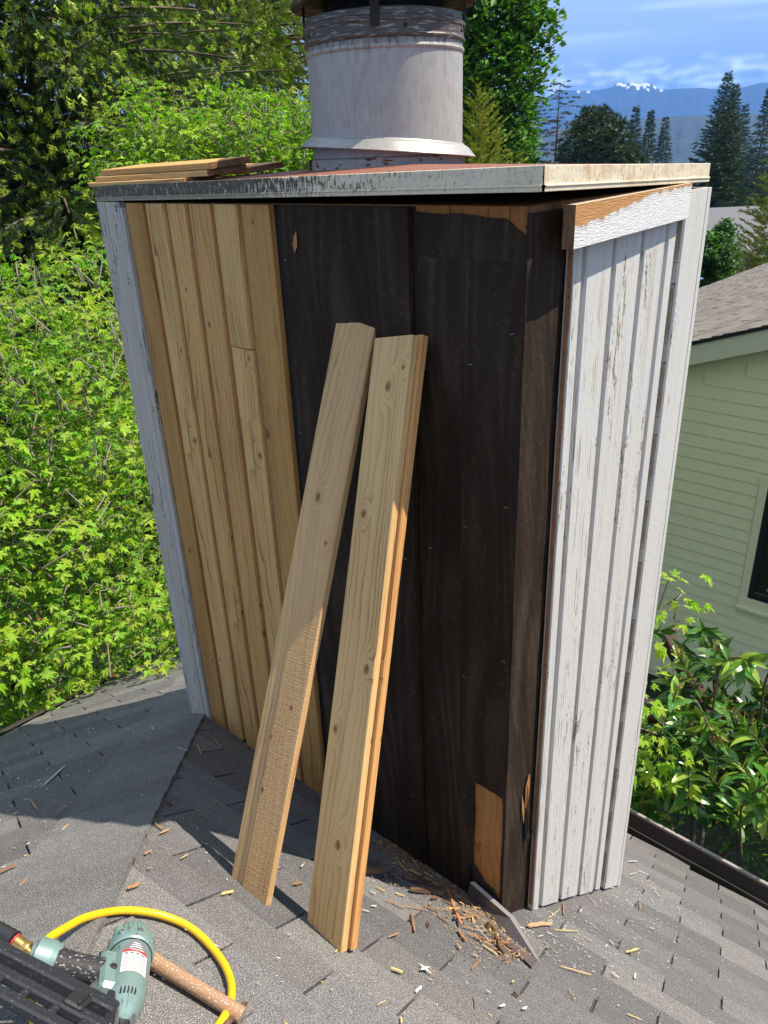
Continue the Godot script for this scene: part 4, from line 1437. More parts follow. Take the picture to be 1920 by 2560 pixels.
	part(t, "corner_trim", cut_board(PackedVector2Array([Vector2(0, 0), Vector2(0.1, 0), Vector2(0.1, 0.02), Vector2(0, 0.02)]), -0.63, 1.888, 0.0, 0.5, 0.15, 0.2, 7.1), mat.white[3], Transform3D(Basis(Vector3(-1, 0, 0), Vector3.UP, Vector3(0, 0, -1)), Vector3(0.029, 0, -0.7985)))
	# frieze board, hanging loose at its near end
	var fb := MB.new()
	var c0 := Vector3(0.048, 1.8575, -0.066)
	var c1 := Vector3(0.026, 1.866, -0.662)
	var fx := Transform3D(Basis((c1 - c0).normalized(), Vector3.UP, Vector3(1, 0, 0)).orthonormalized(), (c0 + c1) * 0.5)
	fx.basis.z = fx.basis.x.cross(fx.basis.y)
	var fl := c0.distance_to(c1)
	fb.box(Vector3(fl, 0.078, 0.024), fx, 0.0)
	for k in fb.t.size():
		var q: Vector3 = fx.affine_inverse() * fb.v[k]
		fb.t[k] = Vector2(q.x / fl + 0.5, 0.5 - q.y / 0.078)
	var fr := part(t, "frieze_board", fb.done(), mat.frieze)
	fr.set_meta("label", "white board peeling to bare orange wood, hanging loose under the cap")
	part(fr, "end_grain", box_mesh(Vector3(0.002, 0.079, 0.0245), 0.0005, 6.0), mat.old_wood, Transform3D(fx.basis, c0 - fx.basis.x * 0.0008))
	# metal cap
	var cap := thing("metal_cap", "cream metal cap with stained edges lying over the chimney top", "chimney cap")
	var ca := Vector3(0.055, 1.967, 0.045)
	var cl := Vector3(-1.4893, 1.9436, 0.015)
	var cr := Vector3(0.020, 1.9434, -0.808)
	var cb := Vector3(-1.51, 1.928, -0.84)
	part(cap, "front_edge", edge_strip(cl, ca, Vector3(0, 0, 1)), mat.cap_front)
	part(cap, "side_edge", edge_strip(ca, cr, Vector3(1, 0, 0)), mat.cap_side)
	part(cap, "back_edge", edge_strip(cr, cb, Vector3(0, 0, -1)), mat.cap_side)
	part(cap, "left_edge", edge_strip(cb, cl, Vector3(-1, 0, 0)), mat.cap_front)
	var tp := MB.new()
	var apex := Vector3(-0.70, 1.972, -0.40)
	for e in [[ca, cl], [cl, cb], [cb, cr], [cr, ca]]:
		tp.tri(e[0] - Vector3.UP * 0.0015, e[1] - Vector3.UP * 0.0015, apex, Vector3.UP, Vector2(e[0].x, e[0].z) * 3.0, Vector2(e[1].x, e[1].z) * 3.0, Vector2(apex.x, apex.z) * 3.0)
	part(cap, "top", tp.done(), mat.cap_top)
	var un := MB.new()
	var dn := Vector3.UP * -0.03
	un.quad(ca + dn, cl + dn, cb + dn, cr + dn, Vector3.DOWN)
	part(cap, "underside", un.done(), mat.soot_black)
	# bent flashing pulled loose at the near foot of the chimney
	var fl_ := thing("loose_flashing", "bent grey metal flashing pulled loose at the chimney's near foot", "flashing")
	var f0 := Vector3(-0.100, 0.012, 0.030)
	var f1 := Vector3(0.176, 0.081, 0.1005)
	var g0 := Vector3(-0.100, 0.075, 0.016)
	var g1 := Vector3(0.050, 0.069, 0.034)
	var fm := MB.new()
	var mid0 := f0.lerp(f1, 0.5) + Vector3(-0.004, 0.004, 0.004)
	var nf := Vector3(-0.2, 0.2, 1)
	for s in [Vector3.ZERO, Vector3(0.0012, 0, -0.0016)]:
		fm.quad(f0 + s, mid0 + s, g1 + s, g0 + s, nf, Vector2(0, 1), Vector2(0.5, 1), Vector2(0.5, 0), Vector2(0, 0))
		fm.tri(mid0 + s, f1 + s, g1 + s, nf, Vector2(0.5, 1), Vector2(1, 1), Vector2(0.5, 0))
	part(fl_, "upstand", fm.done(), mat.flashing)
	var lip := MB.new()
	var lo := Vector3(0.010, 0.004, -0.008)
	lip.quad(g1, f1, f1 + lo * 0.4, g1 + lo, Vector3(0.5, 1, 0), Vector2(0, 0), Vector2(1, 0), Vector2(1, 0.1), Vector2(0, 0.1))
	lip.quad(g0, g1, g1 + lo, g0 + lo, Vector3(0, 1, 0), Vector2(0, 0), Vector2(1, 0), Vector2(1, 0.1), Vector2(0, 0.1))
	part(fl_, "folded_edge", lip.done(), mat.gutter_lip)
	var tg := MB.new()
	var rn := Vector3(0, 1, -PITCH).normalized()
	var on := func(x: float, z: float) -> Vector3: return Vector3(x, PITCH * z, z) + rn * 0.007
	tg.quad(on.call(0.06, 0.112), on.call(0.178, 0.1045), on.call(0.190, 0.158), on.call(0.085, 0.128), rn, Vector2(0, 0), Vector2(0.5, 0), Vector2(0.5, 0.3), Vector2(0, 0.3))
	part(fl_, "foot", tg.done(), mat.flashing)


func edge_strip(p: Vector3, q: Vector3, out: Vector3) -> ArrayMesh:
	# folded sheet-metal edge 42 mm high with a bead near its foot
	var mb := MB.new()
	var o := out.normalized()
	var prof := [[0.0, 0.0], [0.0015, 0.001], [0.0015, 0.0305], [0.0055, 0.032], [0.0055, 0.0335], [0.0035, 0.035], [0.0035, 0.0415], [0.002, 0.0425], [-0.03, 0.0425]]
	for i in prof.size() - 1:
		var a: Array = prof[i]
		var b: Array = prof[i + 1]
		var oa: Vector3 = o * a[0] - Vector3.UP * a[1]
		var ob: Vector3 = o * b[0] - Vector3.UP * b[1]
		var nn: Vector3 = o * (b[1] - a[1]) + Vector3.UP * (b[0] - a[0])
		mb.quad(p + oa, q + oa, q + ob, p + ob, nn, Vector2(0, a[1] / 0.0425), Vector2(1, a[1] / 0.0425), Vector2(1, b[1] / 0.0425), Vector2(0, b[1] / 0.0425))
	return mb.done()


func build_flue() -> void:
	var c := Transform3D(Basis(), Vector3(-0.690, 0, -0.405))
	var t := thing("flue_pipe", "wide galvanised flue pipe with sooty bands standing on the chimney cap", "flue pipe", "", c)
	var r := 0.198
	var mb := MB.new()
	mb.lathe([[r, 1.990], [r, 2.218], [r + 0.003, 2.220], [r + 0.0045, 2.224], [r + 0.003, 2.228], [r, 2.230], [r, 2.241]], 96, Transform3D(), 3.9)
	part(t, "pipe", mb.done(), mat.pipe)
	var band := MB.new()
	band.lathe([[r + 0.001, 2.240], [r + 0.005, 2.243], [r + 0.006, 2.247], [r + 0.004, 2.251], [r + 0.002, 2.252], [r + 0.0025, 2.272], [r + 0.005, 2.274], [r + 0.0055, 2.279], [r + 0.003, 2.284], [r + 0.0005, 2.287], [r - 0.001, 2.300], [r - 0.012, 2.303], [0.15, 2.302]], 96, Transform3D(), 7.0)
	part(t, "top_band", band.done(), mat.band_metal)
	for a in [0.6, 2.0, 3.4, 4.8, 5.9]:
		var s := MB.new()
		s.lathe([[0.005, 0.0], [0.005, 0.002], [0.003, 0.0035], [0.0, 0.0035]], 10)
		part(t, "screw", s.done(), mat.soot_black, Transform3D(facing(Vector3(cos(a), 0, sin(a))), Vector3(cos(a) * (r + 0.002), 2.262, sin(a) * (r + 0.002))))
	var base := MB.new()
	base.lathe([[r + 0.006, 1.944], [r + 0.006, 1.985], [r + 0.003, 1.988], [r - 0.004, 1.988], [r - 0.004, 1.998]], 80, Transform3D(), 8.0)
	part(t, "base_ring", base.done(), mat.ring)
	var seam := MB.new()
	seam.box(Vector3(0.02, 0.045, 0.008), Transform3D(Basis(Vector3.UP, -2.35), Vector3(-0.142, 1.966, 0.146)), 0.002)
	part(t, "seam", seam.done(), mat.rusty)
	# storm collar, tilted
	var col := MB.new()
	var tilt := Basis(Vector3(0.66, 0, -0.75).normalized().cross(Vector3.UP), -0.088)
	col.lathe([[r + 0.034, 1.9985], [r + 0.036, 2.0005], [r + 0.014, 2.022], [r + 0.003, 2.027], [r + 0.001, 2.030]], 96, Transform3D(tilt, Vector3.ZERO).translated_local(Vector3.ZERO), 9.0)
	var cp := part(t, "storm_collar", col.done(), mat.collar)
	var pivot := Vector3(0, 2.0, 0)
	cp.transform = Transform3D(Basis(), pivot - tilt * pivot)
	# rain cap on straps, dark screen inside
	var inner := MB.new()
	inner.lathe([[0.150, 2.29], [0.150, 2.35]], 48)
	part(t, "screen", inner.done(), mat.soot_black)
	var hat := MB.new()
	hat.lathe([[0.0, 2.345], [0.212, 2.335], [0.228, 2.326], [0.231, 2.329], [0.229, 2.338], [0.16, 2.36], [0.0, 2.39]], 80)
	part(t, "rain_cap", hat.done(), mat.pipe_dark)
	for a in [0.95, 2.5, 4.1, 5.7]:
		part(t, "strap", box_mesh(Vector3(0.022, 0.085, 0.003), 0.0), mat.soot_black, Transform3D(Basis(Vector3.UP, -a + PI / 2), Vector3(cos(a) * 0.202, 2.305, sin(a) * 0.202)))


# ------------------------------------------------------------------ boards
func loose_board(wid: float, leng: float, th: float, us: float, vs: float) -> ArrayMesh:
	return cut_board(PackedVector2Array([Vector2(0.0015, 0), Vector2(wid, 0), Vector2(wid, th - 0.0015), Vector2(wid - 0.0015, th), Vector2(0.0015, th), Vector2(0, th - 0.0015), Vector2(0, 0.0015)]), 0.0, leng, 0.0, vs, 0.0, 0.0, us)


func leaning(p_left: Vector3, p_right: Vector3, top_left: Vector3, turn: float) -> Transform3D:
	# left edge of a board's outer face from foot to head; turn swings the face about that edge
	var y := (top_left - p_left).normalized()
	var x := p_right - p_left
	x = (x - y * x.dot(y)).normalized()
	return Transform3D(Basis(x, y, x.cross(y)) * Basis(Vector3.UP, turn), p_left)


func build_loose_boards() -> void:
	# three boards lean against the dark wall: their feet on the shingles, their heads on the paper
	var a := leaning(Vector3(-0.336, 0.4996, 0.638), Vector3(-0.210, 0.5136, 0.657), Vector3(-0.500, 1.6466, 0.020), 0.25).translated_local(Vector3(0, 0, -0.018))
	var stepped := cut_board(PackedVector2Array([Vector2(0, 0.012), Vector2(0, 0), Vector2(0.119, 0), Vector2(0.119, 0.0165), Vector2(0.1175, 0.018), Vector2(0.0435, 0.018), Vector2(0.0415, 0.0145), Vector2(0.0015, 0.0135)]), 0.0, 1.308, -0.19, 1.0, 0.0, 0.0)
	stepped = planar_uv(stepped, 0.128, 1.318, 0.018)
	single("leaning_board", stepped, mat.loose_rough, "rough sawn cedar board leaning at the left, half planed, sunlit foot", "board", "boards leaning on the chimney", a)
	var b := leaning(Vector3(-0.143, 0.4536, 0.581), Vector3(-0.033, 0.4766, 0.610), Vector3(-0.353, 1.6266, 0.046), 0.22)
	var box := PackedVector2Array([Vector2(0.0012, 0), Vector2(0.115, 0), Vector2(0.115, 0.0168), Vector2(0.1138, 0.018), Vector2(0.0012, 0.018), Vector2(0, 0.0168), Vector2(0, 0.0012)])
	var plank := planar_uv(cut_board(box, 0.0, 1.306, -0.13, 1.0, 0.0, 0.0), 0.117, 1.318, 0.018)
	single("leaning_board", plank, mat.loose_smooth, "smooth knotty cedar board, front one of the leaning pair at right", "board", "boards leaning on the chimney", b.translated_local(Vector3(0, 0, -0.018)))
	single("leaning_board", plank, mat.loose_back, "reddish cedar board tucked behind the front one of the leaning pair", "board", "boards leaning on the chimney", b.translated_local(Vector3(0.010, 0.004, -0.0375)))
	# offcuts lying on the cap at the left
	var rows := [[-1.515, -1.03, 0.018, -0.105, 1.9470, 0.012, "thin cedar offcut lying lowest on the cap, left end over the edge"],
		[-1.495, -0.952, 0.004, -0.128, 1.9605, 0.014, "cedar offcut in the middle of the stack on the cap"],
		[-1.480, -0.945, -0.010, -0.145, 1.9765, 0.016, "cedar offcut on top of the stack on the cap, frayed end"],
		[-1.30, -0.962, -0.15, -0.27, 1.9525, 0.016, "cedar offcut lying behind the stack on the cap"]]
	for k in rows.size():
		var r: Array = rows[k]
		var o := thing("lumber_offcut", r[6], "board", "offcuts on the chimney cap", Transform3D(Basis(Vector3.UP, [0.0, 0.012, -0.006, 0.02][k]) * Basis(Vector3(0, 0, 1), 0.0153) * Basis(Vector3(1, 0, 0), 0.085), Vector3(r[0], r[4], 0)))
		var mb := MB.new()
		var w: float = r[2] - r[3]
		mb.box(Vector3(r[1] - r[0], r[5], w), Transform3D(Basis(), Vector3((r[1] - r[0]) * 0.5, 0, r[2] - w * 0.5)), 0.0015, 1.0)
		for q in mb.t.size():
			mb.t[q] = Vector2(mb.v[q].z * 7.0 + mb.v[q].y * 7.0 + 0.3 * k, mb.v[q].x * 0.8 + 0.2 * k)
		part(o, "board", mb.done(), mat.cedar[k % 3])
		var eg := MB.new()
		for f in 16:
			var y := rf(-r[5] * 0.48, r[5] * 0.48)
			var z := rf(r[3] + 0.004, r[2] - 0.004)
			eg.box(Vector3(rf(0.002, 0.008), 0.0012, rf(0.004, 0.012)), Transform3D(Basis(Vector3.UP, rf(-0.2, 0.2)), Vector3(r[1] - r[0] + 0.001, y, z)))
		eg.box(Vector3(0.002, r[5] * 0.97, w * 0.985), Transform3D(Basis(), Vector3(r[1] - r[0] + 0.0006, 0, r[2] - w * 0.5)), 0.0, 8.0)
		part(o, "end_grain", eg.done(), mat.old_wood if k != 0 else mat.loose_red)


func planar_uv(m: ArrayMesh, wid: float, leng: float, th: float) -> ArrayMesh:
	var mb := MB.new()
	mb.join(m, Transform3D())
	for k in mb.t.size():
		var p := mb.v[k]
		mb.t[k] = Vector2(p.x / wid + (th - p.z) / wid * (1.0 if absf(mb.n[k].x) > 0.5 else 0.0), 1.0 - p.y / leng)
	return mb.done()


func face_board(wid: float, leng: float, th: float, f: float) -> ArrayMesh:
	var mb := MB.new()
	mb.box(Vector3(wid, leng, th), Transform3D(Basis(), Vector3(wid * 0.5, leng * 0.5, th * 0.5)), 0.0013)
	for k in mb.t.size():
		var p := mb.v[k]
		var u := p.x / wid
		if absf(mb.n[k].x) > 0.5:
			u += (th - p.z) / wid
		mb.t[k] = Vector2(u, 1.0 - p.y / leng)
		if absf(mb.n[k].y) > 0.9:
			mb.t[k] = Vector2(u, p.z * 2.0)
	return mb.done()


# ------------------------------------------------------------------ tools
func patch(y0: float, y1: float, c0: float, c1: float, r: Callable, lift: float, half: Callable) -> ArrayMesh:
	# a printed patch wrapped on the gun's body: from y0 to y1 along it, half(y) wide
	var mb := MB.new()
	var ny := 12
	var nx := 10
	for j in ny:
		for i in nx:
			var p := []
			var m := []
			for e in [[0, 0], [1, 0], [1, 1], [0, 1]]:
				var y := lerpf(y0, y1, float(j + e[1]) / ny)
				var rad: float = r.call(y) + lift
				var x := lerpf(c0, c1, float(i + e[0]) / nx) * float(half.call(y))
				var an := x / rad
				p.append(Vector3(0.012 + sin(an) * rad, y, cos(an) * rad - 0.004))
				m.append(Vector3(sin(an), 0, cos(an)))
			mb.tri3(p[0], p[1], p[2], m[0], m[1], m[2])
			mb.tri3(p[0], p[2], p[3], m[0], m[2], m[3])
	return mb.done()


func build_tools() -> void:
	var e1 := Vector3(-0.7875, -0.3797, -0.4854).normalized()
	var e3 := Vector3(0, 0.7877, -0.6161).normalized()
	var e2 := e1.cross(e3).normalized()
	var g := thing("nail_gun", "pale teal pneumatic nail gun with black magazine lying on the shingles", "nail gun", "", Transform3D(Basis(e2, e1, e3), Vector3(-0.0427, 0.863, 1.0222)))
	var rows := [[0.006, -0.092], [0.014, -0.088], [0.020, -0.074], [0.025, -0.058], [0.0285, -0.044], [0.031, -0.02], [0.0325, 0.02], [0.034, 0.062], [0.034, 0.066]]
	var body := MB.new()
	body.lathe(rows, 40, Transform3D(Basis(), Vector3(0.012, 0, -0.004)))
	part(g, "body", body.done(), mat.teal)
	var rad := func(y: float) -> float: return lerpf(0.031, 0.034, clampf((y + 0.02) / 0.082, 0, 1))
	var head := MB.new()
	head.lathe([[0.034, 0.066], [0.0375, 0.069], [0.0385, 0.074], [0.0385, 0.094], [0.0365, 0.098], [0.029, 0.099], [0.028, 0.128], [0.026, 0.134], [0.0, 0.135]], 40, Transform3D(Basis(), Vector3(0.012, 0, -0.004)))
	for k in 9:
		var a := -1.0 + k * 0.25
		head.box(Vector3(0.0035, 0.026, 0.004), Transform3D(Basis(Vector3(0, 1, 0), a), Vector3(0.012 + sin(a) * 0.0285, 0.113, -0.004 + cos(a) * 0.0285)), 0.0008)
	part(g, "head_cap", head.done(), mat.teal)
	for a in [-1.15, 1.15, 2.6, -2.6]:
		var lug := MB.new()
		lug.lathe([[0.009, 0.07], [0.009, 0.118], [0.006, 0.122], [0.0, 0.122]], 16)
		part(g, "lug", lug.done(), mat.teal, Transform3D(Basis(), Vector3(0.012 + sin(a) * 0.029, 0, -0.004 + cos(a) * 0.029)))
	var plug := MB.new()
	plug.lathe([[0.0155, 0.134], [0.016, 0.142], [0.013, 0.146], [0.0, 0.147]], 24, Transform3D(Basis(), Vector3(0.012, 0, -0.004)))
	part(g, "exhaust_plug", plug.done(), mat.black)
	var seam := MB.new()
	seam.lathe([[0.0342, 0.0635], [0.0355, 0.0640], [0.0355, 0.0655], [0.0342, 0.066]], 40, Transform3D(Basis(), Vector3(0.012, 0, -0.004)))
	part(g, "gasket", seam.done(), mat.black)
	for a in [-0.75, 0.05, 0.8]:
		var sc := MB.new()
		sc.lathe([[0.0042, 0.0], [0.0042, 0.0022], [0.0022, 0.0024], [0.002, 0.0008], [0.0, 0.0008]], 12)
		part(g, "screw", sc.done(), mat.steel, Transform3D(facing(Vector3(sin(a), 0, cos(a))), Vector3(0.012 + sin(a) * 0.0383, 0.084, -0.004 + cos(a) * 0.0383)))
	for k in 5:
		var a := -0.55 + k * 0.2
		var vent := MB.new()
		vent.box(Vector3(0.0022, 0.016, 0.002), Transform3D(Basis(Vector3(0, 1, 0), a), Vector3(0.012 + sin(a) * 0.0268, -0.052, -0.004 + cos(a) * 0.0268)), 0.0005)
		part(g, "vent_slot", vent.done(), mat.black)
	# printed label
	var oval := func(y: float) -> float: return 0.021 if y < 0.03 else 0.021 * sqrt(maxf(0.0, 1.0 - pow((y - 0.03) / 0.034, 2.0)))
	var lab := part(g, "label", patch(-0.018, 0.0635, -1.06, 1.06, rad, 0.0003, oval), mat.collar)
	part(lab, "white_field", patch(-0.0165, 0.031, -1.0, 1.0, rad, 0.0006, oval), mat.paper_white)
	part(lab, "black_field", patch(0.0375, 0.0625, -1.0, 1.0, rad, 0.0006, oval), mat.print)
	part(lab, "red_band", patch(0.031, 0.0375, -1.0, 1.0, rad, 0.0006, oval), mat.red)
	var tm := TextMesh.new()
	tm.text = "WARNING"
	tm.font_size = 16
	tm.pixel_size = 0.00028
	tm.depth = 0.0002
	part(lab, "lettering", tm, mat.paper_white, Transform3D(Basis(), Vector3(0.012, 0.0343, 0.0305)))
	for k in 9:
		var y := 0.020 - k * 0.0038
		for s in 3:
			var x0 := -0.92 + s * 0.62
			part(lab, "print_line", patch(y - 0.0007, y + 0.0007, x0, x0 + rf(0.35, 0.56), rad, 0.0009, func(_y): return 0.021), mat.print)
	for k in 3:
		part(lab, "print_line", patch(0.0415 + k * 0.005, 0.0433 + k * 0.005, -0.5 + 0.1 * k, 0.45 - 0.1 * k, rad, 0.0009, func(_y): return 0.021), mat.paper_white)
	for k in 4:
		part(lab, "pictogram", patch(0.0245, 0.029, -0.85 + k * 0.42, -0.6 + k * 0.42, rad, 0.0009, func(_y): return 0.021), mat.print)
	# trigger housing, grip, air inlet
	var hb := MB.new()
	hb.box(Vector3(0.034, 0.088, 0.042), Transform3D(Basis(Vector3(0, 0, 1), 0.06), Vector3(-0.018, 0.004, -0.006)), 0.006)
	part(g, "housing", hb.done(), mat.teal)
	var bolt := MB.new()
	bolt.lathe([[0.0062, 0.0], [0.0062, 0.002], [0.004, 0.0032], [0.0, 0.0032]], 18)
	part(g, "bolt", bolt.done(), mat.black, Transform3D(facing(Vector3(0, 0, 1)), Vector3(-0.016, 0.004, 0.0145)))
	var trig := MB.new()
	trig.tube([Vector3(-0.030, -0.012, -0.004), Vector3(-0.036, -0.026, -0.004), Vector3(-0.045, -0.040, -0.006), Vector3(-0.05, -0.047, -0.006)], [0.007, 0.007, 0.006, 0.003], 10)
	part(g, "trigger", trig.done(), mat.steel)
	var grip := MB.new()
	var gp := []
	var gr := []
	for k in 9:
		var f := k / 8.0
		gp.append(Vector3(lerpf(-0.028, -0.1, f), lerpf(0.016, 0.017, f), lerpf(-0.006, -0.010, f)))
		gr.append(0.0215 + 0.003 * f - 0.002 * sin(f * PI))
	grip.tube(gp, gr, 24, 4.0)
	part(g, "grip", grip.done(), mat.scuffed)
	var inlet := MB.new()
	inlet.lathe([[0.0, 0.0], [0.019, 0.0], [0.022, 0.004], [0.0285, 0.007], [0.0285, 0.03], [0.0245, 0.042]], 30)
	part(g, "air_inlet", inlet.done(), mat.teal, Transform3D(facing(Vector3(1.0, -0.12, 0.02)), Vector3(-0.138, 0.026, -0.011)))
	# magazine: two rails and a plate with three slots, slanting away from the nose
	var mo := Vector3(-0.012, -0.092, 0.010)
	var md := Vector3(-0.93, 0.38, 0.0).normalized()
	var mn := Vector3(0, 0, 1).cross(md).normalized()   # towards the grip's far side
	if mn.y > 0.0:
		mn = -mn
	var mag := MB.new()
	var mx := Transform3D(Basis(md, mn, md.cross(mn)), mo)
	mag.box(Vector3(0.225, 0.024, 0.020), mx * Transform3D(Basis(), Vector3(0.105, -0.004, 0.0)), 0.003, 7.0)
	mag.box(Vector3(0.225, 0.016, 0.006), mx * Transform3D(Basis(), Vector3(0.105, 0.018, -0.014 if mx.basis.z.z > 0 else 0.014)), 0.001, 7.0)
	part(g, "magazine_rail", mag.done(), mat.magazine)
	var plate := MB.new()
	var zz := 0.004 if mx.basis.z.z > 0 else -0.004
	plate.box(Vector3(0.24, 0.020, 0.014), mx * Transform3D(Basis(), Vector3(0.105, 0.041, zz)), 0.003, 7.0)
	plate.box(Vector3(0.24, 0.020, 0.014), mx * Transform3D(Basis(), Vector3(0.105, 0.078, zz)), 0.003, 7.0)
	for k in 5:
		plate.box(Vector3([0.034, 0.012, 0.012, 0.014, 0.05][k], 0.022, 0.0125), mx * Transform3D(Basis(), Vector3([0.002, 0.058, 0.105, 0.148, 0.205][k], 0.0595, zz)), 0.002, 7.0)
	plate.box(Vector3(0.026, 0.09, 0.016), mx * Transform3D(Basis(), Vector3(0.222, 0.038, zz * 0.5)), 0.005, 7.0)
	part(g, "magazine_plate", plate.done(), mat.magazine)
	var foll := MB.new()
	foll.box(Vector3(0.03, 0.034, 0.016), mx * Transform3D(Basis(), Vector3(0.04, 0.030, zz * 2.2)), 0.003)
	foll.box(Vector3(0.004, 0.03, 0.020), mx * Transform3D(Basis(), Vector3(0.033, 0.030, zz * 3.0)), 0.001)
	part(g, "follower", foll.done(), mat.black)
	var screw := MB.new()
	screw.lathe([[0.010, 0.0], [0.010, 0.002], [0.0075, 0.003], [0.007, 0.0018], [0.0, 0.0018]], 20)
	part(g, "pivot_cap", screw.done(), mat.black, Transform3D(facing(Vector3(0, 0, 1)), mx * Vector3(0.215, 0.045, zz) + Vector3(0, 0, 0.008)))
	var nose := MB.new()
	nose.box(Vector3(0.018, 0.05, 0.016), Transform3D(Basis(), Vector3(0.012, -0.105, -0.004)), 0.003)
	nose.box(Vector3(0.012, 0.075, 0.010), Transform3D(Basis(), Vector3(-0.012, -0.085, 0.008)), 0.002)
	part(g, "nose", nose.done(), mat.black)
	for s in [-1.0, 1.0]:
		var nb := MB.new()
		nb.tube([Vector3(0.012 + s * 0.012, -0.085, 0.006), Vector3(0.012 + s * 0.012, -0.115, 0.006)], [0.004, 0.004], 10)
		part(g, "guide_rod", nb.done(), mat.steel)
	# air hose: yellow loop, black sleeve and brass coupler plugged into the gun
	var h := thing("air_hose", "bright yellow air hose looping round the nail gun", "hose")
	var pts := [Vector3(-0.02, 0.915, 1.15), Vector3(-0.11, 0.898, 1.128), Vector3(-0.1719, 0.8752, 1.0995), Vector3(-0.2097, 0.8456, 1.0616), Vector3(-0.2321, 0.817, 1.0251), Vector3(-0.2539, 0.7793, 0.9768), Vector3(-0.2566, 0.7293, 0.913), Vector3(-0.2279, 0.6887, 0.8611), Vector3(-0.173, 0.6649, 0.8305), Vector3(-0.0904, 0.6657, 0.8316), Vector3(-0.0254, 0.6813, 0.8515), Vector3(0.0247, 0.7093, 0.8873), Vector3(0.0593, 0.745, 0.9329), Vector3(0.0868, 0.7829, 0.9814), Vector3(0.10, 0.84, 1.06), Vector3(0.09, 0.91, 1.15)]
	var cv := Curve3D.new()
	for i in pts.size():
		var d: Vector3 = (pts[mini(i + 1, pts.size() - 1)] - pts[maxi(i - 1, 0)]) / 6.0
		cv.add_point(pts[i], -d, d)
	var path := []
	var radii := []
	var ln := cv.get_baked_length()
	for i in 121:
		path.append(cv.sample_baked(ln * i / 120.0, true))
		radii.append(0.0072)
	var hm := MB.new()
	hm.tube(path, radii, 18)
	part(h, "tube", hm.done(), mat.hose)
	var gx := g.transform
	var c0 := gx * Vector3(-0.138, 0.027, -0.008)
	var c1 := gx * Vector3(-0.176, 0.044, -0.002)
	var cd := (c1 - c0).normalized()
	var br := MB.new()
	br.lathe([[0.0, 0.0], [0.006, 0.0], [0.006, 0.006], [0.0115, 0.0065], [0.0125, 0.010], [0.0115, 0.014], [0.0105, 0.016], [0.0105, 0.03], [0.009, 0.031]], 8)
	part(h, "coupler", br.done(), mat.brass, Transform3D(facing(cd), c0))
	var rr := MB.new()
	rr.lathe([[0.0, 0.0], [0.0105, 0.0], [0.0105, 0.003], [0.0, 0.003]], 20)
	part(h, "red_ring", rr.done(), mat.red, Transform3D(facing(cd), c0 + cd * 0.0305))
	var sl := MB.new()
	var sp := []
	var sr := []
	for i in 24:
		sp.append(c0 + cd * (0.033 + i * 0.006) + Vector3(0, -0.0016 * i, 0))
		sr.append(0.0125 + (0.0012 if i % 2 == 0 else 0.0) - 0.0001 * i)
	sl.tube(sp, sr, 18)
	part(h, "sleeve", sl.done(), mat.black)
	# hammer half under the gun and the hose
	var hd0 := Vector3(-0.110, 0.764, 0.945)
	var hd1 := Vector3(0.024, 0.727, 0.901)
	var ham := thing("hammer", "old hammer with a paint-flecked wooden handle beside the nail gun", "hammer")
	var dirh := (hd1 - hd0).normalized()
	var hn := MB.new()
	var hp := []
	var hr := []
	for i in 13:
		var f := i / 12.0
		hp.append(hd0 - dirh * 0.05 + (hd1 - hd0 + dirh * 0.09) * f)
		hr.append(0.0155 - 0.0025 * sin(f * PI) - 0.002 * f)
	hn.tube(hp, hr, 18, 5.0)
	part(ham, "handle", hn.done(), mat.handle)
	var up := Vector3(0, 0.7877, -0.6161)
	var sidev := dirh.cross(up).normalized()
	var hh := MB.new()
	var hc := hd1 + dirh * 0.026 - up * 0.008
	hh.box(Vector3(0.018, 0.016, 0.02), Transform3D(Basis(dirh, up, dirh.cross(up)).orthonormalized(), hc), 0.004)
	hh.tube([hc + sidev * 0.012, hc + sidev * 0.026, hc + sidev * 0.03, hc + sidev * 0.045], [0.006, 0.0055, 0.008, 0.0085], 16)
	hh.tube([hc - sidev * 0.012, hc - sidev * 0.03 , hc - sidev * 0.052 - up * 0.004, hc - sidev * 0.07 - up * 0.010], [0.007, 0.006, 0.0045, 0.002], 12)
	part(ham, "head", hh.done(), mat.rusty)


# ------------------------------------------------------------------ debris
func splinter(leng: float, wid: float, th: float) -> ArrayMesh:
	# a torn sliver: ragged ends, uneven thickness; lies along x with its underside at y = 0
	var mb := MB.new()
	var n := 5
	var top := []
	for i in n + 1:
		var f := float(i) / n
		var w := wid * 0.8 * (rf(0.15, 0.5) if i == 0 else (rf(0.1, 0.75) if i == n else rf(0.65, 1.0)))
		var h := th * rf(0.6, 1.1)
		var mid := wid * rf(-0.12, 0.12)
		var x := leng * (f - 0.5)
		top.append([Vector3(x + rf(-0.06, 0.06) * leng, h, mid - w * 0.5), Vector3(x + rf(-0.06, 0.06) * leng, h * rf(0.7, 1.2), mid + w * 0.5)])
	for i in n:
		var a: Array = top[i]
		var b: Array = top[i + 1]
		mb.quad(a[0], b[0], b[1], a[1], Vector3.UP)
		for s in 2:
			mb.quad(a[s], b[s], b[s] * Vector3(1, 0, 1), a[s] * Vector3(1, 0, 1), Vector3(0, 0, -1.0 if s == 0 else 1.0))
	for e in [0, n]:
		mb.quad(top[e][0], top[e][1], top[e][1] * Vector3(1, 0, 1), top[e][0] * Vector3(1, 0, 1), Vector3(-1.0 if e == 0 else 1.0, 0, 0))
	return mb.done()


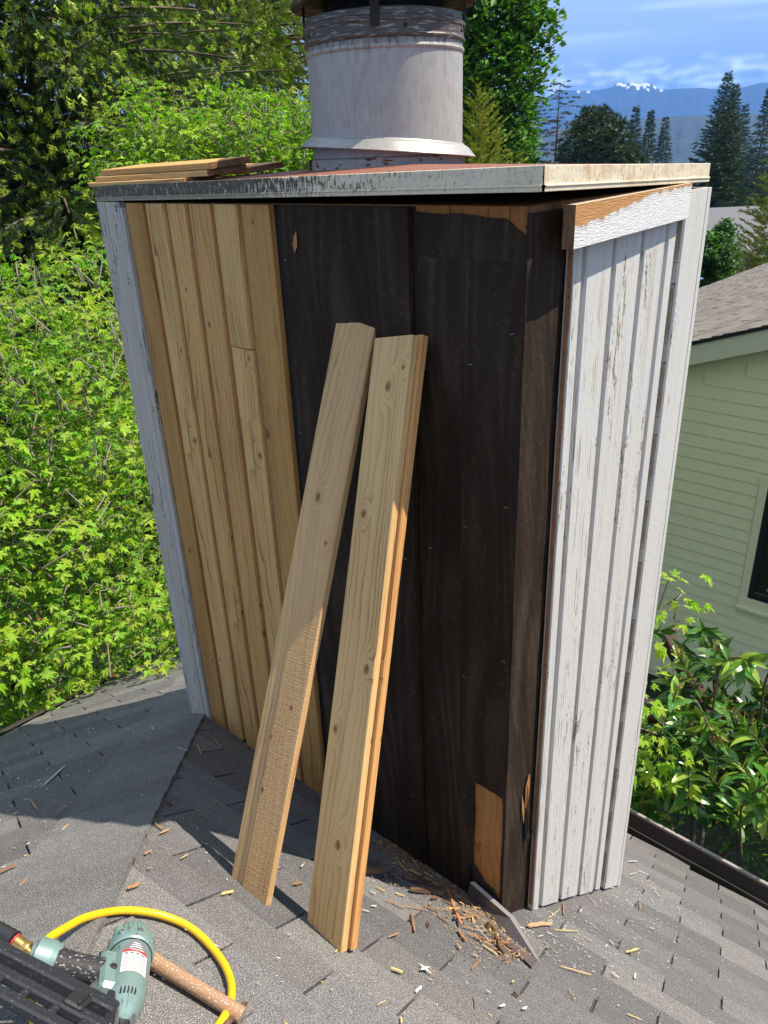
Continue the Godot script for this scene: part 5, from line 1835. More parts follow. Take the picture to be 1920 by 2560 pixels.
func chip_label(k: String, p: Vector3, leng: float) -> String:
	# size and surroundings of a bit of debris
	if k == "s":
		return "long reddish split stick leaning at the dark wall's foot"
	var kind: String = {"o": "orange cedar splinter", "d": "dark rotten wood chunk", "w": "white paint flake", "y": "pale yellow wood shaving"}[k]
	var big := "long " if leng > 0.055 else ("short " if leng > 0.028 else "tiny ")
	var place := "on the open shingles before the chimney"
	if absf(p.y - PITCH * p.z) > 0.004:
		place = "on the shingles of the left slope"
	elif p.x > 0.02 and p.z < -0.35:
		place = "beside the far white corner trim"
	elif p.x > 0.02 and p.z < 0.06:
		place = "at the foot of the white boards"
	elif p.x > 0.14:
		place = "on the shingles right of the bent flashing"
	elif p.x < -0.3 and p.z > 0.55:
		place = "on the shingles left of the leaning boards"
	elif p.x < -0.3:
		place = "in the shade under the cedar boards"
	elif p.z > 0.42:
		place = "on shingles before the leaning boards"
	elif p.z < 0.16:
		place = "in the shade at the black wall's foot"
	elif p.x > 0.0:
		place = "in the pile beside the bent flashing"
	else:
		place = "in the pile right of the leaning boards"
	return big + kind + " " + place


func build_debris() -> void:
	var list := [
	["s", -0.174, 0.033, 0.042, 0.000, 0.158, 0.202, 0.018],
	["o", -0.093, 0.225, 0.288, -0.023, 0.281, 0.359, 0.012],
	["o", -0.115, 0.226, 0.289, -0.084, 0.188, 0.240, 0.006],
	["o", 0.067, -0.026, -0.033, 0.090, -0.111, -0.142, 0.028],
	["y", 0.111, -0.090, -0.114, 0.146, -0.154, -0.197, 0.006],
	["y", 0.221, 0.044, 0.056, 0.281, 0.004, 0.005, 0.008],
	["d", 0.067, 0.109, 0.139, 0.123, 0.151, 0.193, 0.020],
	["o", 0.028, -0.260, -0.332, 0.071, -0.195, -0.249, 0.009],
	["o", 0.120, -0.615, -0.787, 0.162, -0.532, -0.680, 0.007],
	["o", 0.127, -0.004, -0.005, 0.165, -0.001, -0.001, 0.006],
	["o", 0.163, -0.147, -0.188, 0.201, -0.147, -0.188, 0.006],
	["w", 0.018, -0.410, -0.524, 0.083, -0.374, -0.478, 0.003],
	["w", -0.173, -0.991, -1.266, -0.216, -1.150, -1.470, 0.016],
	["w", 0.337, -0.134, -0.172, 0.349, -0.108, -0.138, 0.010],
	["y", 0.055, 0.415, 0.530, 0.075, 0.401, 0.513, 0.012],
	["o", 0.131, 0.263, 0.336, 0.119, 0.227, 0.290, 0.008],
	["o", 0.086, 0.343, 0.439, 0.104, 0.348, 0.444, 0.008],
	["w", 0.131, 0.421, 0.539, 0.124, 0.400, 0.511, 0.012],
	["w", 0.192, 0.288, 0.369, 0.205, 0.289, 0.369, 0.005],
	["y", 0.274, -0.205, -0.263, 0.283, -0.269, -0.344, 0.012],
	["w", 0.300, -0.067, -0.086, 0.324, -0.065, -0.083, 0.010],
	["y", 0.407, 0.055, 0.070, 0.438, 0.037, 0.048, 0.007],
	["w", 0.010, 0.121, 0.155, 0.080, 0.138, 0.177, 0.003],
	["o", 0.013, 0.179, 0.228, 0.048, 0.196, 0.250, 0.020],
	["o", 0.034, 0.168, 0.215, 0.058, 0.141, 0.180, 0.014],
	["d", 0.022, 0.092, 0.117, 0.050, 0.088, 0.112, 0.025],
	["d", -0.045, 0.222, 0.284, -0.025, 0.233, 0.298, 0.010],
	["o", 0.048, 0.222, 0.284, 0.068, 0.230, 0.295, 0.012],
	["y", 0.071, -0.111, -0.142, 0.048, -0.204, -0.261, 0.004],
	["y", 0.127, 0.506, 0.647, 0.124, 0.485, 0.620, 0.004],
	["w", -0.004, -0.785, -1.004, -0.008, -0.856, -1.094, 0.006],
	["w", -0.080, -0.919, -1.175, -0.071, -0.995, -1.272, 0.012],
	["w", -0.116, -0.865, -1.106, -0.099, -0.885, -1.131, 0.010],
	["w", -0.017, -0.883, -1.129, 0.019, -0.901, -1.152, 0.006],
	["w", 0.012, -0.539, -0.689, 0.035, -0.584, -0.747, 0.003],
	["w", 0.102, -0.775, -0.991, 0.147, -0.743, -0.949, 0.008],
	["d", -0.268, 0.218, 0.279, -0.264, 0.162, 0.208, 0.030],
	["d", -0.221, 0.131, 0.167, -0.199, 0.105, 0.135, 0.018],
	["d", -0.168, 0.166, 0.212, -0.142, 0.113, 0.144, 0.022],
	["o", -0.236, 0.050, 0.064, -0.205, 0.052, 0.066, 0.020],
	["o", -0.288, 0.091, 0.116, -0.247, 0.094, 0.121, 0.010],
	["d", -0.254, 0.164, 0.210, -0.213, 0.157, 0.200, 0.012],
	["d", -0.297, 0.177, 0.226, -0.310, 0.142, 0.182, 0.014],
	["o", -0.108, 0.178, 0.228, -0.064, 0.157, 0.200, 0.008],
	["o", -0.055, 0.179, 0.229, -0.019, 0.177, 0.226, 0.010],
	["d", -0.054, 0.128, 0.163, -0.024, 0.119, 0.152, 0.016],
	["o", -0.152, 0.245, 0.314, -0.108, 0.232, 0.297, 0.008],
	["y", -0.171, 0.206, 0.263, -0.149, 0.195, 0.249, 0.008],
	["o", 0.194, 0.327, 0.418, 0.220, 0.350, 0.447, 0.005],
	["w", 0.240, 0.303, 0.388, 0.244, 0.290, 0.371, 0.010],
	["w", 0.272, 0.269, 0.343, 0.271, 0.254, 0.324, 0.010],
	["d", 0.228, 0.245, 0.313, 0.241, 0.241, 0.308, 0.012],
	["w", -0.196, 0.259, 0.331, -0.181, 0.254, 0.325, 0.008],
	["w", -0.134, 0.330, 0.422, -0.122, 0.319, 0.408, 0.005],
	["w", -0.141, 0.301, 0.385, -0.135, 0.290, 0.371, 0.008],
	["o", -0.028, 0.349, 0.446, -0.033, 0.315, 0.403, 0.008],
	["y", 0.283, 0.108, 0.138, 0.311, 0.124, 0.158, 0.003],
	["w", 0.114, -0.005, -0.006, 0.115, -0.029, -0.037, 0.005],
	["y", 0.239, -0.440, -0.563, 0.251, -0.458, -0.586, 0.006],
	["o", 0.275, -0.228, -0.292, 0.288, -0.215, -0.275, 0.010],
	["w", 0.252, -0.288, -0.369, 0.272, -0.278, -0.356, 0.004],
	["o", -1.069, 0.197, 0.252, -0.983, 0.228, 0.292, 0.010],
	["o", -1.117, 0.122, 0.156, -1.063, 0.130, 0.167, 0.008],
	["w", -1.303, 0.192, 0.684, -1.442, 0.099, 0.554, 0.016],
	["w", -1.118, 0.205, 0.309, -0.974, 0.279, 0.336, 0.004],
	["o", -1.214, 0.249, 0.752, -1.081, 0.317, 0.776, 0.011],
	["o", -0.573, 0.533, 0.682, -0.542, 0.531, 0.678, 0.010],
	["o", -0.523, 0.543, 0.694, -0.545, 0.516, 0.660, 0.010],
	["y", -0.807, 0.456, 0.814, -0.841, 0.431, 0.771, 0.008],
	["y", -0.984, 0.360, 0.760, -0.996, 0.347, 0.723, 0.004],
	["o", -0.336, 0.337, 0.431, -0.348, 0.322, 0.412, 0.008],
	["w", -0.328, 0.347, 0.444, -0.348, 0.323, 0.413, 0.008],
	["o", -0.582, 0.600, 0.991, -0.611, 0.580, 0.963, 0.012],
	["o", -0.724, 0.532, 0.990, -0.721, 0.526, 0.954, 0.014],
	["o", -0.326, 0.685, 0.876, -0.341, 0.658, 0.842, 0.014],
	["o", -0.444, 0.607, 0.777, -0.454, 0.592, 0.756, 0.010],
	["y", -0.414, 0.555, 0.709, -0.429, 0.536, 0.685, 0.006],
	["w", -0.750, 0.116, 0.148, -0.773, 0.068, 0.087, 0.003],
	["y", -1.422, 0.013, 0.080, -1.411, 0.016, 0.072, 0.003],
	["w", -1.503, -0.005, 0.184, -1.447, 0.027, 0.210, 0.010],
	["y", -0.266, 0.557, 0.712, -0.274, 0.528, 0.675, 0.012],
	["o", -0.265, 0.407, 0.520, -0.268, 0.382, 0.489, 0.012],
	["d", -0.673, 0.464, 0.593, -0.650, 0.461, 0.590, 0.012]
	]
	var tone := {"o": [[0.34, 0.185, 0.09], [0.26, 0.13, 0.06], [0.42, 0.26, 0.14]], "d": [[0.10, 0.055, 0.03], [0.16, 0.085, 0.045], [0.07, 0.042, 0.028]], "w": [[0.55, 0.54, 0.53], [0.45, 0.44, 0.42]], "y": [[0.58, 0.40, 0.16], [0.55, 0.36, 0.15]], "s": [[0.34, 0.16, 0.07]]}
	var mats := {}
	for k in tone:
		mats[k] = []
		for c in tone[k]:
			mats[k].append(plain(lin(c[0], c[1], c[2]), 0.85))
	var names := {"o": ["wood_splinter", "orange cedar splinter lying on the shingles", "splinters of orange wood on the roof"], "d": ["wood_chunk", "dark rotten wood chunk lying at the chimney foot", "chunks of rotten wood on the roof"], "w": ["paint_flake", "white paint flake lying on the shingles", "white paint flakes on the roof"], "y": ["wood_shaving", "pale yellow wood shaving lying on the shingles", "pale shavings on the roof"], "s": ["wood_stick", "long reddish split stick leaning at the dark wall's foot", ""]}
	var rn := Vector3(0, 1, -PITCH).normalized()
	var ln := Vector3(-0.479, 1, -0.203).normalized()
	for i in 26:   # the thicker pieces of the pile
		var px := rf(-0.24, 0.10)
		var pz := rf(0.06, 0.17) + 0.07 * smoothstep(-0.1, 0.15, px)
		var an := rf(0, TAU)
		var l2 := rf(0.012, 0.03)
		list.append([["o", "d", "o", "d", "y"][i % 5], px - cos(an) * l2, PITCH * (pz - sin(an) * l2), pz - sin(an) * l2, px + cos(an) * l2, PITCH * (pz + sin(an) * l2), pz + sin(an) * l2, rf(0.006, 0.014)])
	for e in list:
		var p := Vector3(e[1], e[2], e[3])
		var q := Vector3(e[4], e[5], e[6])
		var up := ln if absf(p.y - PITCH * p.z) > 0.004 else rn
		var leng := maxf(p.distance_to(q), 0.012)
		var w: float = e[7]
		var k: String = e[0]
		var th := 0.0018 if k == "w" else (clampf(w * 0.22, 0.0012, 0.004) if k != "d" else w * 0.45)
		var x := (q - p).normalized()
		var b := Basis(x, up, x.cross(up)).orthonormalized()
		b = b * Basis(Vector3(0, 0, 1), rf(-0.05, 0.05))
		var o := single(names[k][0], splinter(leng, w * 0.75, th), mats[k][rng.randi() % mats[k].size()], chip_label(k, p, leng), "debris", names[k][2], Transform3D(b, (p + q) * 0.5 + up * 0.0065))
	# bits that look alike are told apart by their place from left to right
	var alike := {}
	for c in get_children():
		if c.has_meta("category") and c.get_meta("category") == "debris":
			var l: String = c.get_meta("label")
			if not alike.has(l):
				alike[l] = []
			alike[l].append(c)
	for l in alike:
		var row: Array = alike[l]
		if row.size() > 1:
			row.sort_custom(func(a, b): return a.position.x * 0.749 - a.position.z * 0.662 < b.position.x * 0.749 - b.position.z * 0.662)
			for i in row.size():
				row[i].set_meta("label", l + ", " + ("leftmost" if i == 0 else ("rightmost" if i == row.size() - 1 else ["second", "third", "fourth", "fifth", "sixth", "seventh", "eighth", "ninth", "tenth", "eleventh", "twelfth"][i - 1] + " from left")))
	# the star-shaped white flake
	var sm := MB.new()
	var sp := PackedVector2Array()
	for i in 12:
		var rr: float = 0.019 if i % 3 == 0 else (0.006 if i % 3 == 1 else 0.008)
		sp.append(Vector2(cos(TAU * i / 12.0), sin(TAU * i / 12.0)) * rr * rf(0.7, 1.2))
	sm.sheet(sp, 0.0012)
	var so := PITCH * 0.405
	single("paint_flake", sm.done(), mats["w"][0], "star-shaped white paint flake in front of the debris pile", "debris", "", Transform3D(Basis(Vector3.RIGHT, rn.cross(Vector3.RIGHT), rn).orthonormalized(), Vector3(0.142, 0.0, 0.0) + Vector3(-0.055, PITCH * 0.455, 0.455) + rn * 0.009))
	# the finest bits: sawdust and crumbs nobody could count
	var where := []
	var tints := []
	var chip := splinter(0.012, 0.004, 0.0012)
	for i in 3600:
		var x := 0.0
		var z := 0.0
		var c: Array
		var f := rng.randf()
		if f < 0.62:     # pile along the foot of the dark wall
			x = rf(-0.42, 0.16)
			z = 0.02 + absf(rng.randfn(0.0, 0.085)) + 0.08 * smoothstep(-0.1, 0.15, x)
			c = tone[["o", "d", "y", "o"][rng.randi() % 4]][0]
		elif f < 0.80:   # paint bits in front of the white side
			x = 0.04 + absf(rng.randfn(0.0, 0.16))
			z = rf(-1.1, 0.1)
			c = tone["w"][rng.randi() % 2]
		else:
			x = rf(-0.9, 0.75)
			z = rf(-0.35, 1.1)
			c = tone[["o", "y", "w", "y"][rng.randi() % 4]][0]
		if x < -1.395 + (z - 0.017) * 1.2074 + 0.02 or (x < 0.02 and z < 0.01):
			continue
		var s := rf(0.35, 1.0) * (1.5 if rng.randf() < 0.06 else 0.8)
		var b := Basis(Vector3.RIGHT, rn, Vector3.RIGHT.cross(rn)) * Basis(Vector3.UP, rf(0, TAU)) * Basis(Vector3(1, 0, 0), rf(-0.4, 0.4))
		where.append(Transform3D(b.scaled_local(Vector3(s * rf(0.5, 1.4), s, s)), Vector3(x, PITCH * z, z) + rn * (0.004 + rf(0.0, 0.004))))
		var j := rf(0.7, 1.25)
		tints.append(Color(c[0] * j, c[1] * j, c[2] * j))
	for i in 420:
		var x := rf(-2.2, -0.75)
		var z := rf(0.1, 1.3)
		if x > -1.395 + (z - 0.017) * 1.2074 - 0.02:
			continue
		var s := rf(0.3, 0.9)
		var b := Basis(Vector3.RIGHT, ln, Vector3.RIGHT.cross(ln)).orthonormalized() * Basis(Vector3.UP, rf(0, TAU))
		where.append(Transform3D(b.scaled_local(Vector3(s, s, s)), Vector3(x, 0.4756 + 0.479 * (x + 0.679) + 0.203 * (z - 0.608), z) + ln * 0.005))
		var c: Array = tone[["o", "y", "w"][rng.randi() % 3]][0]
		tints.append(Color(c[0], c[1], c[2]))
	var d := stuff_copies(self, "sawdust", chip, mat.chip, where, tints)
	d.set_meta("label", "scattered sawdust, crumbs and paint bits over the shingles")
	d.set_meta("category", "sawdust")


# ------------------------------------------------------------------ plants
func maple_leaf(curl := 0.32, narrow := 1.0, twist := 0.0) -> ArrayMesh:
	# seven pointed lobes round the stalk, tips drooping; about 1 across, lies in xz facing +y, stalk towards -x
	var mb := MB.new()
	var out := []
	var ang := [-150.0, -103.0, -57.0, 0.0, 57.0, 103.0, 150.0]
	var ln := [0.30, 0.44, 0.53, 0.58, 0.53, 0.44, 0.30]
	for k in 7:
		var a := deg_to_rad(ang[k])
		for s in [[-15.0, 0.66], [0.0, 1.0], [15.0, 0.66]]:
			var b := a + deg_to_rad(s[0])
			var r: float = ln[k] * s[1] * (1.0 + 0.10 * sin(k * 2.3 + curl * 9.0))
			out.append(Vector3(cos(b) * r, -curl * r * r - (0.03 if s[1] == 1.0 else 0.0) + twist * cos(b) * sin(b) * r, sin(b) * r * narrow))
		if k < 6:
			var m := deg_to_rad((ang[k] + ang[k + 1]) * 0.5)
			out.append(Vector3(cos(m) * 0.25, 0.012, sin(m) * 0.25))
	var c := Vector3(-0.05, 0.015, 0)
	for i in out.size() - 1:
		mb.tri(c, out[i], out[i + 1], Vector3.UP)
	return mb.done()


func lance_leaf() -> ArrayMesh:
	# glossy pointed leaf folded along its midrib, 1 long on +x
	var mb := MB.new()
	var prev := []
	for i in 7:
		var f := i / 6.0
		var w := 0.165 * pow(sin(PI * pow(f, 0.8)), 0.8) if i > 0 and i < 6 else 0.004
		var y := 0.10 * sin(f * 2.6) - 0.10 * f * f
		var row := [Vector3(f, y + w * 0.35, -w), Vector3(f, y, 0), Vector3(f, y + w * 0.35, w)]
		if i > 0:
			for s in 2:
				mb.quad(prev[s], row[s], row[s + 1], prev[s + 1], Vector3.UP)
		prev = row
	return mb.done()


func sprig(needles: int, blade: float, droop: float, seed_: int) -> ArrayMesh:
	# a conifer twig 1 long on +y with blades to all sides, more to the flanks
	var r := RandomNumberGenerator.new()
	r.seed = seed_
	var mb := MB.new()
	for i in needles:
		var f := (i + r.randf()) / needles
		var a := r.randf_range(0, TAU)
		var side := Vector3(cos(a), 0, sin(a) * 0.45)
		var p := Vector3(0, f, -droop * f * f)
		var len_ := blade * (1.15 - 0.6 * f) * r.randf_range(0.7, 1.2)
		var d := (side * 0.85 + Vector3(0, 0.75, 0)).normalized()
		var w := d.cross(Vector3(0.3, 0.2, 1)).normalized() * blade * 0.13
		mb.tri(p - w, p + w, p + d * len_, Vector3(0, 0, 1))
	mb.tri(Vector3(-0.02, 0, 0), Vector3(0.02, 0, 0), Vector3(0, 1, -droop), Vector3(0, 0, 1))
	return mb.done()


func spray(lobes: int, seed_: int) -> ArrayMesh:
	# a flat fan of scale-leaved twigs 1 long on +y
	var r := RandomNumberGenerator.new()
	r.seed = seed_
	var mb := MB.new()
	for i in lobes:
		var f := (i + 0.5) / lobes
		for s in [-1.0, 1.0]:
			var p := Vector3(0, f * 0.8, 0)
			var d := Vector3(s * (0.75 - 0.4 * f), 0.75, r.randf_range(-0.35, 0.35)).normalized()
			var len_ := (0.42 - 0.26 * f) * r.randf_range(0.8, 1.2)
			var w := Vector3(d.y, -d.x, 0) * 0.045
			mb.tri(p - w, p + w, p + d * len_ + Vector3(0, 0, -0.05), Vector3(0, 0, 1))
	mb.tri(Vector3(-0.03, 0, 0), Vector3(0.03, 0, 0), Vector3(0, 1, 0), Vector3(0, 0, 1))
	return mb.done()


func leaf_bunch(n: int, seed_: int) -> ArrayMesh:
	# a handful of plain leaves within a ball of radius 1
	var r := RandomNumberGenerator.new()
	r.seed = seed_
	var mb := MB.new()
	for i in n:
		var p := Vector3(r.randf_range(-1, 1), r.randf_range(-0.7, 0.7), r.randf_range(-1, 1)) * 0.8
		var b := Basis(Vector3.UP, r.randf_range(0, TAU)) * Basis(Vector3(1, 0, 0), r.randf_range(-0.9, 0.9)) * Basis(Vector3(0, 0, 1), r.randf_range(-0.7, 0.7))
		var l := r.randf_range(0.38, 0.6)
		var a := p + b * Vector3(-l, 0, 0)
		var e := p + b * Vector3(l, 0, 0)
		var u := p + b * Vector3(0, 0.1, l * 0.55)
		var d := p + b * Vector3(0, 0.1, -l * 0.55)
		mb.tri(a, e, u, b.y)
		mb.tri(a, e, d, b.y)
	return mb.done()


func stem(parent: Node, called: String, pts: Array, r0: float, r1: float, material: Material, seg := 7) -> void:
	var cv := Curve3D.new()
	for i in pts.size():
		var d: Vector3 = (pts[mini(i + 1, pts.size() - 1)] - pts[maxi(i - 1, 0)]) / 6.0
		cv.add_point(pts[i], -d, d)
	var path := []
	var radii := []
	var n := maxi(6, pts.size() * 4)
	for i in n + 1:
		path.append(cv.sample_baked(cv.get_baked_length() * i / n, true))
		radii.append(lerpf(r0, r1, float(i) / n))
	var mb := MB.new()
	mb.tube(path, radii, seg, 1.0, false)
	part(parent, called, mb.done(), material)


func place_leaves(t: Node3D, shapes: Array, shared: StandardMaterial3D, own: Array, leaves: Array, singles: int) -> void:
	# leaves: [transform, tint]; the ones that show largest become parts, the rest one mass
	var order := []
	for i in leaves.size():
		order.append([seen_at(leaves[i][0].origin), i])
	order.sort_custom(func(a, b): return a[0] < b[0])
	var where := []
	var tints := []
	for s in shapes:
		where.append([])
		tints.append([])
	for k in order.size():
		var l: Array = leaves[order[k][1]]
		var s: int = order[k][1] * 7 % 11 % shapes.size()
		if k < singles and order[k][0] < 100.0:
			part(t, "leaf", shapes[s], own[order[k][1] % own.size()], l[0])
		else:
			where[s].append(l[0])
			tints[s].append(l[1])
	for s in shapes.size():
		stuff_copies(t, "foliage", shapes[s], shared, where[s], tints[s])


func in_blob(b: Array) -> Vector3:
	# a point in the ellipsoid [centre, radii], thicker towards its skin
	var d := Vector3(rng.randfn(), rng.randfn(), rng.randfn()).normalized()
	return b[0] + d * b[1] * pow(rng.randf(), 0.45)


func vine_maple(label: String, roots: Array, blobs: Array, size: float, singles: int, tint: Array, more := 1.0) -> void:
	# roots: foot points of its stems; blobs: [centre, radii, tiers of leaves]
	var t := thing("vine_maple", label, "tree", "vine maples")
	var leaves := []
	var twigs := MB.new()
	var trunk_pts := []
	for i in roots.size():
		var foot: Vector3 = roots[i]
		for b in blobs:
			if rng.randf() < 0.6:
				var goal: Vector3 = b[0] + Vector3(rf(-0.4, 0.4), rf(-0.3, 0.4), rf(-0.4, 0.4)) * b[1]
				var pts := [foot]
				for k in 4:
					var f := (k + 1) / 4.0
					pts.append(foot.lerp(goal, f) + Vector3(rf(-0.16, 0.16), rf(-0.05, 0.2), rf(-0.16, 0.16)) * (1.0 if k < 3 else 0.0))
				stem(t, "trunk", pts, rf(0.03, 0.045), 0.008, mat.grey_bark)
				for q in pts.slice(1):
					trunk_pts.append(q)
	for b in blobs:
		for k in int(b[2] * more):
			var c := in_blob(b)
			var near: Vector3 = c + Vector3(rf(-0.3, 0.3), -0.35, rf(-0.3, 0.3))
			var best := 1.2
			for q in trunk_pts:
				var dd := c.distance_to(q)
				if dd < best:
					best = dd
					near = q
			near = c + ((near - c).normalized() * 0.6 + Vector3(rf(-0.8, 0.8), rf(-0.9, 0.1), rf(-0.8, 0.8))).limit_length(1.0) * rf(0.15, 0.3)
			twigs.tube([near, near.lerp(c, 0.55) + Vector3(rf(-0.05, 0.05), 0.05, rf(-0.05, 0.05)), c], [0.006, 0.004, 0.0018], 4, 1.0, false)
			var n := rng.randi_range(7, 12)
			var out: Vector3 = (c - near)
			out.y = 0.0
			out = out.normalized() if out.length() > 0.01 else Vector3.RIGHT
			var young := rng.randf() < 0.22
			for i in n:
				var a := rf(0, TAU)
				var r := sqrt(rng.randf()) * 0.20
				var p := c + Vector3(cos(a) * r, rf(-0.035, 0.035) - r * 0.25, sin(a) * r) + out * rf(-0.1, 0.1)
				var head := Vector3(cos(a), 0, sin(a)) * 0.75 + out * 0.5
				var yaw := atan2(-head.z, head.x)
				var bs := Basis(Vector3.UP, yaw) * Basis(Vector3(0, 0, 1), rf(-0.75, 0.15)) * Basis(Vector3(1, 0, 0), rf(-0.45, 0.45))
				var s := size * rf(0.45, 1.3)
				var j := rf(0.75, 1.2)
				var col := Color(tint[0] * j * (1.25 if young else rf(0.7, 1.1)), tint[1] * j * (1.08 if young else 1.0), tint[2] * rf(0.6, 1.5))
				if rng.randf() < 0.018:
					s *= 0.42
					col = Color(0.34, 0.07, 0.05)
				leaves.append([Transform3D(bs.scaled(Vector3.ONE * s), p), col])
	part(t, "twigs", twigs.done(), mat.grey_bark).set_meta("kind", "stuff")
	place_leaves(t, [maple_leaf(), maple_leaf(0.75, 0.85, 0.35), maple_leaf(-0.15, 0.95, -0.5), maple_leaf(1.3, 0.7, 0.1)], mat.maple, mat.maple_leaf, leaves, singles)


func conifer(called: String, label: String, group: String, foot: Vector3, h: float, reach: float, o: Dictionary) -> void:
	# trunk with whorls of drooping branches; twigs along each branch
	var t := thing(called, label, "tree", group)
	var lean := Vector3(rf(-0.02, 0.02), 0, rf(-0.02, 0.02)) * h
	stem(t, "trunk", [foot, foot + Vector3.UP * h * 0.5 + lean * 0.4, foot + Vector3.UP * h * 0.985 + lean], h * o.get("stout", 0.014), h * 0.0015, mat.bark)
	var y: float = h * o.get("from", 0.1)
	var where := []
	var tints := []
	var tips := []
	var tip_tints := []
	var wood := MB.new()
	var size: float = o.size
	var gap: float = o.gap
	var dark: Array = o.color
	var tip_color: Array = o.get("tip", dark)  # own colour of the new growth at the twig ends
	var per: int = o.get("per", 6)
	while y < h * 0.985:
		var f := y / h
		var rr: float = reach * pow(1.0 - f, o.get("shape", 0.8)) * (1.0 - 0.5 * exp(-12.0 * maxf(0.0, f - float(o.get("from", 0.1))))) + reach * 0.012
		var n := maxi(3, int(per * (1.0 - 0.35 * f)))
		var turn := rf(0, TAU)
		for k in n:
			var a := turn + TAU * k / n + rf(-0.3, 0.3)
			if o.has("toward") and rng.randf() > 0.35 + 0.65 * (0.5 + 0.5 * Vector2(cos(a), sin(a)).dot(o.toward)):
				continue
			var ln: float = rr * rf(0.68, 1.12) * (o.get("ragged", 0.0) * rf(-0.7, 0.5) + 1.0)
			var el: float = lerpf(o.get("low", -0.15), o.get("high", 0.55), f) + rf(-0.12, 0.12)
			var dir := Vector3(cos(a) * cos(el), sin(el), sin(a) * cos(el))
			var base := foot + Vector3.UP * (y + rf(-gap, gap) * 0.5) + lean * f
			var sag: float = o.get("sag", 0.18) * ln
			var path := []
			for i in 6:
				var g := i / 5.0
				path.append(base + dir * ln * g + Vector3.DOWN * sag * g * g + Vector3.UP * o.get("hook", 0.0) * ln * pow(g, 4.0))
			if o.get("bark", true):
				wood.tube(path, [0.012 * ln, 0.010 * ln, 0.008 * ln, 0.006 * ln, 0.004 * ln, 0.002 * ln], 4, 1.0, false)
			var m := maxi(3, int(ln / (size * o.get("step", 0.34))))
			var lat: float = o.get("lateral", 0.0)
			for i in m:
				var g := pow((i + rng.randf()) / m, 0.72)
				if g < o.get("bare", 0.15):
					continue
				var gi := g * 5.0
				var p: Vector3 = path[int(minf(gi, 4.0))].lerp(path[int(minf(gi, 4.0)) + 1], gi - minf(floorf(gi), 4.0))
				var fw := (path[5] - path[3] as Vector3).normalized()
				var side := fw.cross(Vector3.UP).normalized() * (1.0 if i % 2 == 0 else -1.0)
				var d: Vector3 = (fw * rf(0.45, 0.9) + side * rf(0.35, 1.0) + Vector3.DOWN * rf(0.0, 1.0) * float(o.get("hang", 0.5)) + Vector3.UP * rf(0.0, o.get("perk", 0.1))).normalized()
				var reps := 1
				var l2 := 0.0
				if lat > 0.0:
					l2 = lat * (1.1 - 0.7 * g) * rf(0.6, 1.2)
					reps = maxi(1, int(l2 / (size * 0.42)))
				for q2 in reps:
					var h2 := (q2 + 0.3) / reps
					var pp := p + d * l2 * h2 + Vector3.DOWN * l2 * 0.35 * h2 * h2
					var dd := (d + Vector3.DOWN * 0.8 * h2 * float(o.get("hang", 0.5)) + Vector3(rf(-0.5, 0.5), rf(-0.3, 0.3), rf(-0.5, 0.5))).normalized()
					var s := size * rf(0.7, 1.25) * (1.15 - 0.45 * g) * (1.0 - 0.55 * f * f)
					var j := rf(0.7, 1.25)
					where.append(Transform3D(facing(dd, rf(-0.8, 0.8)).scaled_local(Vector3.ONE * s), pp))
					tints.append(Color(dark[0] * j, dark[1] * j, dark[2] * j))
					if rng.randf() < o.get("fresh", 0.0) * (0.35 + g) * (0.3 + 0.7 * h2):
						for q in rng.randi_range(1, 3):
							tips.append(Transform3D(facing(dd + Vector3(rf(-0.5, 0.5), rf(-0.4, 0.4), rf(-0.5, 0.5)), rf(0, TAU)).scaled_local(Vector3(0.55, 0.40, 0.55) * s), pp + dd * s * rf(0.8, 0.98) + Vector3(rf(-0.3, 0.3), rf(-0.2, 0.1), rf(-0.3, 0.3)) * s))
							tip_tints.append(Color(tip_color[0] * j, tip_color[1] * j, tip_color[2] * j))
			where.append(Transform3D(facing((path[5] - path[4] as Vector3)).scaled_local(Vector3.ONE * size * (1.0 - 0.6 * f)), path[5] - (path[5] - path[4] as Vector3) * 0.5))
			tints.append(Color(dark[0], dark[1], dark[2]))
		y += gap * rf(0.75, 1.25)
	if wood.v.size() > 0:
		part(t, "branches", wood.done(), mat.bark)
	stuff_copies(t, "crown", o.mesh, mat.needle, where, tints)
	if tips.size() > 0:
		stuff_copies(t, "new_growth", o.get("tip_mesh", o.mesh), mat.broad, tips, tip_tints)


func broadleaf(called: String, label: String, group: String, foot: Vector3, blobs: Array, size: float, mesh: ArrayMesh, tint: Array, trunks: int) -> void:
	var t := thing(called, label, "tree", group)
	var where := []
	var tints := []
	for k in trunks:
		var b: Array = blobs[k % blobs.size()]
		var goal: Vector3 = b[0] + Vector3(rf(-0.3, 0.3), 0.5, rf(-0.3, 0.3)) * b[1]
		var st := foot + Vector3(rf(-0.3, 0.3), 0, rf(-0.3, 0.3))
		var mid := st.lerp(goal, 0.5)
		mid.x = lerpf(mid.x, goal.x, 0.3)
		stem(t, "trunk", [st, mid, goal], 0.03 * st.distance_to(goal) * 0.5, 0.03, mat.bark)
	for b in blobs:
		for k in int(b[2]):
			var p := in_blob(b)
			var j := rf(0.65, 1.3)
			where.append(Transform3D((Basis(Vector3.UP, rf(0, TAU)) * Basis(Vector3(1, 0, 0), rf(-0.5, 0.5))).scaled(Vector3.ONE * size * rf(0.7, 1.3)), p))
			tints.append(Color(tint[0] * j, tint[1] * j, tint[2] * j))
	stuff_copies(t, "crown", mesh, mat.broad, where, tints)


